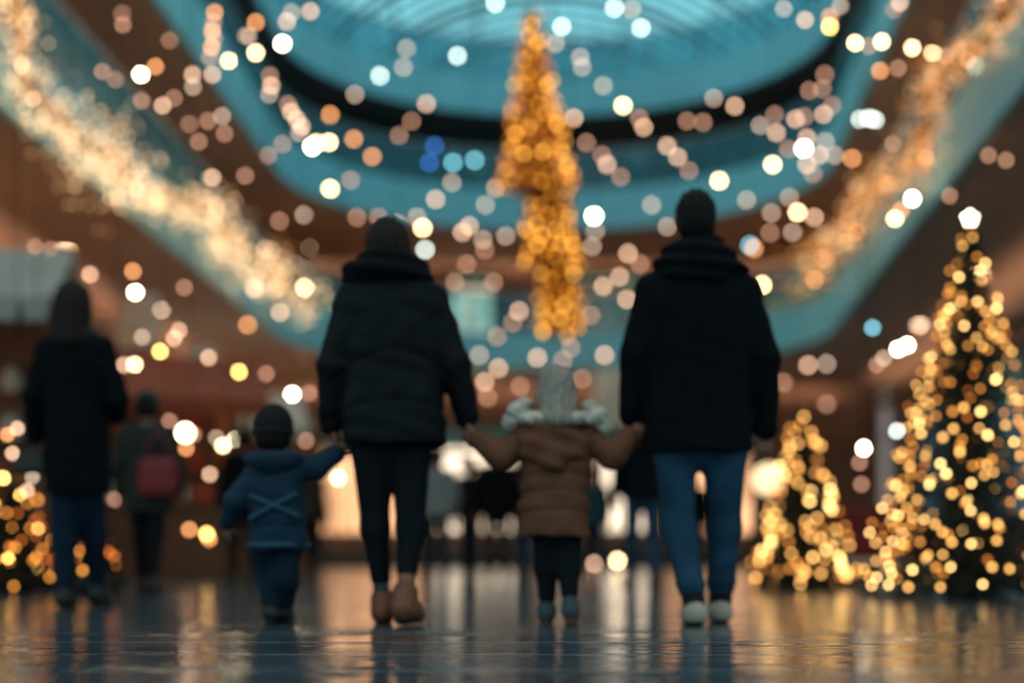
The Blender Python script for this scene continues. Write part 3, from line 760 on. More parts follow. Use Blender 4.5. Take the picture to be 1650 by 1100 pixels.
# ---------------------------------------------------------------- shopfronts
def shopfront(c, w, h, rz, wm, label, frame='steel', sign='fascia', bays=3, name='shopfront'):
    """c: bottom centre on the wall face; built outwards (local -y)"""
    root = empty(name, c, rz, label, 'shopfront')
    m = MB(); m.box((0,-.10,.2), (w,.2,.4)); m.build('plinth', M[frame], root)
    m = MB()
    for x in (-w/2, w/2): m.box((x*.985,-.11,h/2), (.14,.22,h))
    m.box((0,-.11,h-.07), (w,.22,.14)); m.box((0,-.09,h*.78), (w,.16,.08))
    for i in range(1, bays): m.box((-w/2+w*i/bays,-.09,h*.42), (.07,.14,h*.78))
    m.build('frame', M[frame], root)
    m = MB(); m.box((0,-.05,h*.57-.0), (w-.2,.02,h*.42*1.5)); m.build('window_glow', wm, root)
    m = MB(); m.box((0,-.17,h*.89), (w*.9,.10,h*.14), bev=.02); m.build('sign_board', M[sign], root)
    return root
WM = {'warm': window_mat('shop_warm', (1.0,.50,.24), 2.6, 1.3), 'cream': window_mat('shop_cream', (1.0,.80,.58), 3.0, .9, .5), 'white': window_mat('shop_white', (.86,1.0,.92), 2.4, .7, .6),
      'orange': window_mat('shop_orange', (1.0,.32,.11), 1.5, 1.6), 'teal': window_mat('shop_teal', (.15,.55,.70), .6, 1.2), 'tealdim': window_mat('shop_grey_teal', (.45,.62,.62), .35, 1.5), 'dim': window_mat('shop_dim', (.9,.55,.36), .8, 1.5)}
yw = BACK-.02
for px, z, w, h, wm, lab in [
  (600, 0, 3.2, 4.2, 'warm', 'amber lit ground floor shopfront behind the scarfed woman'),
  (765, 0, 2.6, 4.4, 'cream', 'cream lit ground floor shopfront at the far end, left of the girl'),
  (905, 0, 2.2, 4.2, 'dim', 'dim ground floor shopfront at the far end, straight behind the girl'),
  (1010, 0, 1.6, 4.4, 'cream', 'narrow cream lit ground floor shopfront at the far end, between the girl and the man'),
  (1140, 0, 2.8, 4.2, 'warm', 'amber lit ground floor shopfront behind the man'),
  (640, 6.4, 2.8, 2.6, 'orange', 'orange lit shopfront on the lowest gallery, behind the scarfed woman\'s head'),
  (760, 6.4, 1.4, 2.6, 'cream', 'small cream lit shopfront on the lowest gallery right of the scarfed woman'),
  (980, 6.4, 3.0, 2.6, 'dim', 'dim shopfront on the lowest gallery right of the hanging gold tree'),
  (1150, 6.4, 2.4, 2.6, 'dim', 'dim shopfront on the lowest gallery behind the man\'s shoulders'),
  (740, 10.25, 3.0, 1.9, 'teal', 'teal lit shopfront on the middle gallery left of the hanging gold tree'),
  (1040, 10.25, 3.2, 1.9, 'dim', 'dim shopfront on the middle gallery right of the hanging gold tree')]:
    shopfront(((px-825)/52.2, yw, z), w, h, 0, WM[wm], lab, sign='fascia' if wm != 'orange' else 'redwood')
angL = math.atan2(1, .024)-0; angR = -math.atan2(1, .095)
for y, z, w, h, wm, lab in [
  (21, 0, 4.6, 4.6, 'warm', 'nearest amber lit shopfront under the left gallery'),
  (27, 0, 4.6, 4.4, 'orange', 'orange lit shopfront under the left gallery, next beyond the nearest'),
  (33.5, 0, 4.8, 4.4, 'cream', 'cream lit shopfront under the left gallery'),
  (40, 0, 4.8, 4.4, 'warm', 'farthest amber lit shopfront under the left gallery'),
  (30, 6.4, 4.8, 2.6, 'dim', 'dim shopfront above the left gallery soffit')]:
    shopfront((XL(y)-GW+.02, y, z), w, h, PI/2-.024, WM[wm], lab)
for y, z, w, h, wm, lab in [
  (24, 0, 4.6, 4.6, 'tealdim', 'nearest dim shopfront under the right gallery'),
  (30.5, 0, 4.6, 4.4, 'teal', 'teal lit shopfront under the right gallery, second from the camera'),
  (37.5, 0, 4.8, 4.4, 'teal', 'farthest teal lit shopfront under the right gallery'),
  (30, 6.4, 4.8, 2.6, 'teal', 'teal lit shopfront above the right gallery soffit')]:
    shopfront((XR(y)+GW-.02, y, z), w, h, -PI/2-.095, WM[wm], lab)

# ---------------------------------------------------------------- soffit lamps
CL = emat('ceiling_lamp', (1.0,.70,.45), 40)
lab_s = {0: 'lowest gallery soffit', 1: 'middle gallery soffit'}
for lv, side, y, where in [(0,-1,19,'over the stalls, nearest'),(0,-1,25,'left side, second from the camera'),(0,-1,31,'left side, third from the camera'),(0,1,21,'right side, nearest'),(0,1,27,'right side, second from the camera'),(0,1,33,'right side, third from the camera'),
   (1,1,27,'right side, nearest'),(1,1,33,'right side, farther')]:
    x = (XL(y)-1.9) if side < 0 else (XR(y)+1.9)
    r = empty('ceiling_light', (x, y, LV[lv][0]), 0, 'round recessed lamp in the %s, %s' % (lab_s[lv], where), 'ceiling light', 'round lamps in the gallery soffits')
    m = MB(); m.lathe((0,0,0), [(.10,-.012),(.13,-.03),(.16,-.02),(.17,-.001)], 20); m.build('rim', M['steel_light'], r, smooth=True)
    m = MB(); m.lathe((0,0,0), [(.0,-.02),(.11,-.014)], 20); m.build('diffuser', CL, r)

# ---------------------------------------------------------------- market stalls at the left
def stall(px, s, w, d, h, rz, roofm, label, lamp=True, awn=.7, goods='warm'):
    root = empty('market_stall', ((px-825)/s, FP/s, 0), rz, label, 'market stall')
    for x in (-w/2, w/2):
        for y in (-d/2, d/2):
            m = MB(); m.box((x,y,h/2), (.09,.09,h), bev=.01); m.build('post', M['wood'], root)
    m = MB()
    prof = [(-d/2-awn, h-.25), (-d/2, h+.05), (0, h+.45), (d/2, h+.05), (d/2+.15, h-.1)]
    vs = []
    for t in (0, .04):
        for y, z in prof: vs += [(-w/2-.2, y, z+t), (w/2+.2, y, z+t)]
    n = len(prof); fs = []
    for i in range(n-1): fs += [(2*i,2*i+1,2*i+3,2*i+2), (2*n+2*i,2*n+2*i+2,2*n+2*i+3,2*n+2*i+1)]
    for e in (0, 1): fs += [(2*i+e, 2*i+2+e, 2*n+2*i+2+e, 2*n+2*i+e) for i in range(n-1)]
    fs += [(0,1,2*n+1,2*n), (2*n-2,2*n-1,4*n-1,4*n-2)]
    m.add(vs, fs)
    for i in range(9):   # valance tongues
        x = -w/2-.2+(w+.4)*(i+.5)/9; m.add([(x-.13,-d/2-awn,h-.25),(x+.13,-d/2-awn,h-.25),(x+.10,-d/2-awn-.01,h-.45),(x-.10,-d/2-awn-.01,h-.45)], [(0,1,2,3)])
    m.build('awning', M[roofm], root)
    m = MB(); m.box((0,-d/2+.05,.48), (w,.08,.96)); 
    for i in range(10): m.box((-w/2+w*(i+.5)/10,-d/2,.48), (w/10-.02,.03,.92))
    m.build('front_panel', M['wood'], root)
    m = MB(); m.box((0,-d/2+.18,.99), (w+.1,.55,.05), bev=.01); m.build('counter', M['wood'], root)
    m = MB(); m.box((0,d/2-.05,h*.5), (w,.05,h)); m.build('back_panel', M['wood'], root)
    m = MB()
    for z in (1.5, 2.0): m.box((0,d/2-.2,z), (w*.92,.28,.04))
    m.build('shelf', M['wood'], root)
    return root
M['jar_a'] = pmat('amber_goods', (.5,.2,.05), .4); M['jar_b'] = pmat('white_goods', (.6,.6,.55), .5); M['jar_c'] = pmat('red_goods', (.4,.04,.03), .4)
ST = [(-75, 158, 2.0, 1.3, 2.95, .12, 'canvas', 'market stall with an off-white awning at the left edge behind the long-haired woman'),
      (255, 118, 2.3, 1.3, 2.55, .3, 'redwood', 'market stall with a red-brown awning between the long-haired woman and the boy'),
      (345, 92, 2.6, 1.3, 2.7, .3, 'canvas', 'farther market stall with an off-white awning above the boy')]
stalls = []
for a in ST: stalls.append((a, stall(*a[:-1], a[-1])))
goods_lab = [('orange jar', 'jar_a', 'amber'), ('white tin', 'jar_b', 'white'), ('red box', 'jar_c', 'red')]
for si, (a, r) in enumerate(stalls):
    w, d, h = a[2:5]; R = Matrix.Rotation(a[5], 3, 'Z')
    nm = ['leftmost stall', 'red-brown stall', 'farther white stall'][si]
    for i in range(7):
        x = -w/2+w*(i+.7)/7.6; k = i % 3
        loc = R @ Vector((x, -d/2+.18, 1.015))+r.location
        m = MB(); rr = .06+.02*((i*7) % 3); hh = .16+.05*((i*5) % 3)
        m.lathe((0,0,0), [(0,0),(rr*.9,0),(rr,.02),(rr,hh*.75),(rr*.6,hh*.92),(rr*.6,hh),(0,hh)], 14)
        o = m.build('jar', M[goods_lab[k][1]], None, loc, smooth=True)
        tag(o, '%s jar standing on the counter of the %s' % (goods_lab[k][2], nm), 'jar', '%s jars on the counter of the %s' % (goods_lab[k][2], nm))
    # a lamp hanging under each awning
    drop = [1.12,.62,.75][si]; loc = R @ Vector(([0,.30,0][si],-d/2-.1,h-drop))+r.location
    L = empty('pendant_lamp', loc, 0, 'glowing globe pendant hanging under the awning of the %s' % nm, 'lamp')
    m = MB(); m.tube([(0,0,.11),(0,0,drop+.12)], .006, 6); m.build('cord', M['wire'], L)
    m = MB(); m.lathe((0,0,0), [(.03,.13),(.05,.10),(.05,.085)], 12); m.build('cap', M['steel'], L)
    m = MB(); m.add([tuple(Vector(v)*.07) for v in ICO1[0]], ICO1[1]); m.build('globe', emat('globe_lamp_%d' % si, (1.0,.70,.42), 40), L, smooth=True)

for si, (a, r) in enumerate(stalls):
    w, d, h = a[2:5]; Rm = Matrix.Rotation(a[5], 3, 'Z'); nm = ['leftmost stall', 'red-brown stall', 'farther white stall'][si]
    for z, zn in ((1.52, 'lower'), (2.02, 'upper')):
        for i in range(6):
            k = (i+si) % 3; m = MB(); rr = .07+.02*((i*5) % 3); hh = .2+.06*((i*7) % 3)
            m.lathe((0,0,0), [(0,0),(rr*.9,0),(rr,.02),(rr,hh*.7),(rr*.5,hh*.9),(rr*.5,hh),(0,hh)], 12)
            o = m.build('jar', M[goods_lab[k][1]], None, Rm @ Vector((-w*.4+w*.8*i/5, d/2-.2, z))+r.location, smooth=True)
            tag(o, '%s jar on the %s shelf of the %s' % (goods_lab[k][2], zn, nm), 'jar', '%s jars on the %s shelf of the %s' % (goods_lab[k][2], zn, nm))
# added troughs with a hidden glowing tube that brightens the soffits; open on top
CV = emat('added_cove_tube', (1.0,.66,.44), 10)
def added_cove(a, b_, label):
    a = Vector(a); b_ = Vector(b_); d = b_-a; L = d.length; ang = math.atan2(d.y, d.x)
    r = empty('added_cove_light', (a+b_)/2, ang, label, 'light')
    m = MB(); m.box((0,0,0), (L,.30,.02)); m.box((0,-.15,.08), (L,.02,.18)); m.box((0,.15,.08), (L,.02,.18)); m.build('trough', M['wallbrown'], r)
    m = MB(); m.tube([(-L/2+.05,0,.05),(L/2-.05,0,.05)], .028, 8); m.build('tube', CV, r, smooth=True)
for z, zn in ((4.72, 'lowest'), (8.55, 'middle')):
    added_cove((XL(12)-GW+.5,12,z), (XL(44)-GW+.5,44,z), 'long light trough added on the left wall to brighten the %s gallery soffit' % zn)
    added_cove((XR(12)+GW-.5,12,z), (XR(44)+GW-.5,44,z), 'long light trough added on the right wall to brighten the %s gallery soffit' % zn)
    added_cove((-7.2,BACK-.45,z), (10.2,BACK-.45,z), 'long light trough added on the far wall to brighten the %s gallery soffit' % zn)
# globe lantern by the short tree
p = P(1238, 772, 172); L = empty('lantern', (p.x, p.y, 0), 0, 'pale globe lantern on a thin pole beside the short lit fir', 'lantern')
m = MB(); m.lathe((0,0,0), [(0,0),(.13,0),(.13,.02),(.03,.05),(.02,.08)], 20); m.build('base', M['steel'], L, smooth=True)
m = MB(); m.tube([(0,0,.05),(0,0,p.z-.13)], .014, 10); m.build('pole', M['steel'], L, smooth=True)
m = MB(); m.add([tuple(Vector(v)*.15+Vector((0,0,p.z))) for v in _sub(*ICO1)[0]], _sub(*ICO1)[1]); m.build('globe', emat('globe_frosted', (1.0,.74,.42), 1.6), L, smooth=True)

# pale banners and a red sofa, bench
def banner(px, py0, py1, wpx, s, mat_, label):
    a = P(px, py0, s); z0 = CH+(HY-py1)/s; w = wpx/s
    r = empty('banner', a, 0, label, 'banner'); hgt = a.z-z0
    m = MB(); vs = []; fs = []
    for i in range(9):
        for j in range(5): vs.append((-w/2+w*j/4, .04*math.sin(i*.9+j), -hgt*i/8))
    for i in range(8):
        for j in range(4): o = i*5+j; fs.append((o,o+1,o+6,o+5))
    m.add(vs, fs); o = m.build('cloth', mat_, r, smooth=True); md = o.modifiers.new('th', 'SOLIDIFY'); md.thickness = .01
    m = MB(); m.tube([(-w/2-.05,0,.0),(w/2+.05,0,0)], .02, 8); m.tube([(-w/2,0,0),(-w/2,0,2.2)], .004, 4); m.tube([(w/2,0,0),(w/2,0,2.2)], .004, 4); m.build('hanging_rod', M['steel'], r)
M['banner'] = pmat('ivory_banner', (.75,.72,.62), .8)
banner(985, 592, 690, 58, 66, M['banner'], 'ivory cloth banner hanging behind the girl\'s right shoulder')
banner(222, 470, 560, 70, 100, M['banner'], 'ivory cloth banner hanging above the red-brown stall')
banner(322, 555, 665, 42, 105, M['banner'], 'ivory cloth banner hanging right of the red-brown stall')
sf = empty('sofa', ((1405-825)/170, FP/170, 0), -.15, 'dark red sofa on white legs between the two lit trees', 'sofa')
M['redcloth'] = pmat('dark_red_upholstery', (.16,.012,.012), .9, bump=.3, bscale=60)
F = Field(.016); F.loft([(.26,0,0,.52,.30),(.30,0,0,.55,.33),(.42,0,0,.55,.33),(.46,0,0,.52,.30)], 6, .03); F.build('seat', M['redcloth'], sf)
F = Field(.016); F.loft([(.40,0,.26,.53,.09),(.45,0,.26,.55,.10),(.70,0,.29,.54,.09),(.76,0,.30,.50,.06)], 5, .03); F.build('backrest', M['redcloth'], sf)
for sx in (-1,1):
    F = Field(.014); F.loft([(.28,sx*.53,0,.07,.32),(.56,sx*.53,0,.08,.33),(.60,sx*.53,0,.05,.30)], 5, .03); F.build('armrest', M['redcloth'], sf)
    for sy in (-1,1): m = MB(); m.tube([(sx*.47,sy*.25,.27),(sx*.50,sy*.27,0)], [.03,.02], 10); m.build('leg', M['banner'], sf, smooth=True)
m = MB(); m.box((0,0,.245), (1.06,.62,.05), bev=.01); m.build('base_frame', M['banner'], sf)

# ---------------------------------------------------------------- lit fir trees
M['needles'] = pmat('dark_fir_needles', (.012,.022,.014), .8)
M['gold_needles'] = pmat('gold_tinsel', (.42,.20,.03), .45, metal=.6)
M['trunk'] = pmat('bark', (.04,.022,.014), .9)
M['pot'] = pmat('dark_pot', (.03,.02,.018), .6)
def fir_mesh(H, R, z0, nb=240, tip=.02, dens=10, nl=.055, shape=1.0):
    m = MB()
    for i in range(nb):
        t = (i+.5)/nb; z = z0+(H-z0)*t; a = i*2.39996; L = (R*(1-t)**shape+tip)*(.82+.3*random.random())
        d = Vector((math.cos(a), math.sin(a), 0)); droop = -.18-.1*random.random()
        p0 = Vector((0,0,z)); p1 = p0+d*L+Vector((0,0,L*droop))
        side = Vector((-d.y, d.x, 0))
        m.add([p0-side*.005, p0+side*.005, p1+side*.002, p1-side*.002], [(0,1,2,3)])
        nn = max(4, int(dens*L/R*2))
        for k in range(nn):
            f = .15+.85*(k+random.random())/nn; c = p0.lerp(p1, f)
            for e in range(5):
                u = (side*random.uniform(-1,1)+Vector((0,0,random.uniform(-.7,.8)))+d*.5).normalized(); w = u.cross(d).normalized()*.006
                m.add([c-w, c+w, c+u*nl*(1+.4*random.random())], [(0,1,2)])
    return m
def lit_tree(px, s, H, R, z0, label, n, kinds, wts, br, nb=240, name='christmas_tree', star=None, group=None, shape=1.0, rgap=1.0):
    root = empty(name, ((px-825)/s, FP/s, 0), 0, label, 'christmas tree', group)
    fir_mesh(H*.98, R*.93, z0, nb, shape=shape).build('foliage', M['needles'], root)
    m = MB(); m.tube([(0,0,.0),(0,0,H*.5),(0,0,H*.95)], [.04,.03,.01], 10); m.build('trunk', M['trunk'], root, smooth=True)
    m = MB(); m.lathe((0,0,0), [(0,0),(.16,0),(.19,.03),(.21,.14),(.19,.16),(.17,.13),(0,.12)], 20); m.build('pot', M['pot'], root, smooth=True)
    pts = []; tt = 0
    wire = []
    for i in range(n):
        t = (1-math.sqrt(1-(i+.5)/n*.985)) if i % 5 else random.random()**.8; z = z0+(H-z0)*t; a = i*2.39996*1.0+random.uniform(-.4,.4)
        L = (R*(1-t)**shape+.025)*random.uniform(.78,1.10)
        pts.append((math.cos(a)*L, math.sin(a)*L, z+random.uniform(-.04,.04)))
    pts.sort(key=lambda p: p[1]+random.uniform(-.05,.05)*R)
    ks = [kinds[i] for i in rng.choice(len(kinds), n, p=wts)]
    for p, k in list(zip(pts, ks))[:100]: bulb(k, p, br*random.uniform(.85,1.15), root)
    if n > 100: multi('fairy_lights', [(k, p, br) for p, k in list(zip(pts, ks))[100:]], root)
    # the cable spirals down the crown
    sp = []
    for i in range(160):
        t = i/159; a = t*2*PI*9; L = R*(1-t)**shape*.9+.02; sp.append((math.cos(a)*L, math.sin(a)*L, z0+(H-z0)*t))
    m = MB(); m.tube(sp, .003, 4); m.build('light_cable', M['wire'], root)
    if star:
        sm = MB(); r1 = star; vs = []
        for i in range(10): a = PI/2+PI*i/5; rr = r1 if i % 2 == 0 else r1*.45; vs.append((math.cos(a)*rr, 0, H+r1*.7+math.sin(a)*rr))
        vs += [(0,-r1*.3,H+r1*.7),(0,r1*.3,H+r1*.7)]
        sm.add(vs, [(i,(i+1)%10,10) for i in range(10)]+[((i+1)%10,i,11) for i in range(10)]); sm.build('star', M['b_star'], root)
    return root
M['b_star'] = emat('lamp_star', (1.0,.82,.55), 42)
lit_tree(1563, 236, 2.56, .70, .10, 'tall fir tree thick with gold lights and a bright star, at the right edge', 470, ['g1','g2','g3','g4'], [.38,.28,.16,.18], .0135, nb=420, star=.05)
lit_tree(1292, 183, 1.56, .44, .06, 'short fir tree thick with gold lights right of the man\'s legs', 190, ['g1','g2','g3','g4'], [.42,.24,.18,.16], .018, nb=220, shape=.8)
lit_tree(20, 205, .82, .42, .08, 'small bushy fir with orange lights at the left edge, behind the long-haired woman', 90, ['o1','o2','Y'], [.5,.4,.1], .0135, nb=150, shape=.7)
lit_tree(154, 215, .62, .20, .08, 'narrow little fir with orange lights just right of the long-haired woman\'s legs', 24, ['o1','o2'], [.5,.5], .0135, nb=90, shape=.8)

# ---------------------------------------------------------------- hanging golden tree
SG = 96.0
hg = empty('hanging_light_tree', P(872, 300, SG), 0, 'golden tiered tree of lights hanging from the glass roof in the middle of the hall', 'hanging decoration')
o0 = Vector(hg.location)
m = MB(); m.tube([P(858,20,SG)-o0, Vector((P(858,20,SG).x-o0.x,0,16.6-o0.z))], .012, 6); m.build('cable', M['wire'], hg)
tiers = [((856,18),(866,308), 8, 66, 150), ((884,300),(888,428), 34, 46, 60), ((898,420),(903,535), 30, 36, 48)]
allp = []
for ti, (a, b_, w0, w1, n) in enumerate(tiers):
    A = P(*a, SG)-o0; B = P(*b_, SG)-o0; r0 = w0/SG; r1 = w1/SG
    tn = MB()
    for i in range(1100):
        t = random.random()**.7; c = A.lerp(B, t); an = random.uniform(0,2*PI); L = (r0+(r1-r0)*t)*random.uniform(.55,1.0); d = Vector((math.cos(an), math.sin(an), 0))
        p = c+d*L; u = (d+Vector((random.uniform(-1,1),random.uniform(-1,1),random.uniform(-1.2,.6)))).normalized(); w = u.cross(Vector((0,0,1))).normalized()*.035
        tn.add([p-w, p+w, p+u*.16], [(0,1,2)])
    tn.tube([A, B], [r0*.55, r1*.62], 12)
    tn.build('tinsel_tier', M['gold_needles'], hg)
    for i in range(n):
        t = ((i+.5)/n)**.62; c = A.lerp(B, t); an = i*2.39996; L = (r0+(r1-r0)*t)*random.uniform(.8,1.05)
        allp.append((c+Vector((math.cos(an)*L, math.sin(an)*L, random.uniform(-.06,.06))), random.choice(['h1','h2','h2','h1','h3'] if ti == 0 else ['h1','h1','h3'])))
allp.sort(key=lambda p: p[0].y)
for p, k in allp[:100]: bulb(k, p, .036, hg)
multi('fairy_lights', [(k, p, .036) for p, k in allp[100:]], hg)

# ---------------------------------------------------------------- thick light garlands along the galleries
def garland(path, sfun, label, nb, ns, kinds, big):
    P3 = [P(x, y, sfun(x)) for x, y, w in path]; root = empty('light_garland', P3[len(P3)//2], 0, label, 'light garland'); o0 = Vector(root.location)
    def at(t):
        t *= len(path)-1; i = min(int(t), len(path)-2); f = t-i
        return P3[i].lerp(P3[i+1], f), (path[i][2]*(1-f)+path[i+1][2]*f), path[i][0]*(1-f)+path[i+1][0]*f
    m = MB(); m.tube([p-o0 for p in P3], .05, 8)
    for i in range(900):
        c, w, x = at(random.random()); s = sfun(x); u = Vector((random.gauss(0,1),random.gauss(0,1),random.gauss(0,1))).normalized(); ww = u.cross(Vector((.3,.2,1))).normalized()*.02
        c = c+Vector((random.gauss(0,.4),random.gauss(0,.3),random.gauss(-.2,.5)))*w/s; m.add([c-o0-ww, c-o0+ww, c-o0+u*.12], [(0,1,2)])
    m.build('tinsel', M['gold_needles'], root)
    g = []
    for i in range(ns):
        c, w, x = at(random.random()); s = sfun(x)
        c = c+Vector((random.gauss(0,.55), random.gauss(0,.5), random.gauss(-.2,.6)))*(w/s); g.append((random.choice(kinds), tuple(c-o0), 2.3/s))
    multi('fairy_lights', g, root)
    for i in range(nb):
        c, w, x = at((i+random.random())/nb); s = sfun(x)
        c = c+Vector((random.gauss(0,.3), random.gauss(0,.3), random.gauss(0,.4)))*(w/s); bulb(random.choice(big), tuple(c-o0), 2.9/s, root)
sL = lambda x: max(61, (882.6-x)/5.9); sR = lambda x: max(60, (x-1053)/3.7)
garland([(10,-30,22),(28,30,26),(30,95,36),(55,155,34),(95,192,32),(130,225,54),(160,250,62),(192,240,54),(210,292,34),(250,318,24),(300,325,30),(340,325,34),(350,375,34),(392,418,36),(440,420,42),(455,465,44),(500,480,36),(545,500,30)], sL,
  'thick swagged garland of cream and gold lights along the left gallery', 60, 1500, ['c1','c1','c2','c3'], ['c3','c3','c1','P'])
garland([(1650,-30,26),(1615,20,30),(1580,75,32),(1530,95,26),(1500,140,28),(1492,215,30),(1478,262,34),(1420,285,34),(1388,320,28),(1375,375,30),(1325,400,34),(1300,445,40),(1262,490,38),(1248,530,18)], sR,
  'thick swagged garland of amber and gold lights along the right gallery', 60, 1250, ['c2','c2','c1','g4'], ['c1','c2','c3','O'])

# ---------------------------------------------------------------- festoon strings of globe lamps
def festoon(label, s0, s1, pts, top=None):
    n = len(pts); P3 = []
    for i, (x, y, k) in enumerate(pts):
        s = s0+(s1-s0)*(i/max(1, n-1)); P3.append((P(x, y, s), k, s))
    root = empty('string_light', P3[0][0], 0, label, 'string light'); o0 = Vector(root.location)
    line = []
    for i, (p, k, s) in enumerate(P3):
        line.append(p+Vector((0,0,3.6/s))-o0)
        if i < n-1: mid = (p+P3[i+1][0])/2; line.append(mid+Vector((0,0,1.5/s))-o0)
    if top:  # both ends are tied up to the roof edge
        line = [line[0]+Vector((0,0,top-P3[0][0].z))]+line+[line[-1]+Vector((0,0,top-P3[-1][0].z))]
    m = MB(); m.tube(line, .005, 5); m.build('cable', M['wire'], root)
    for p, k, s in P3:
        r = 3.6/s; o = bulb(k, p-o0, r, root)
T = 14.3
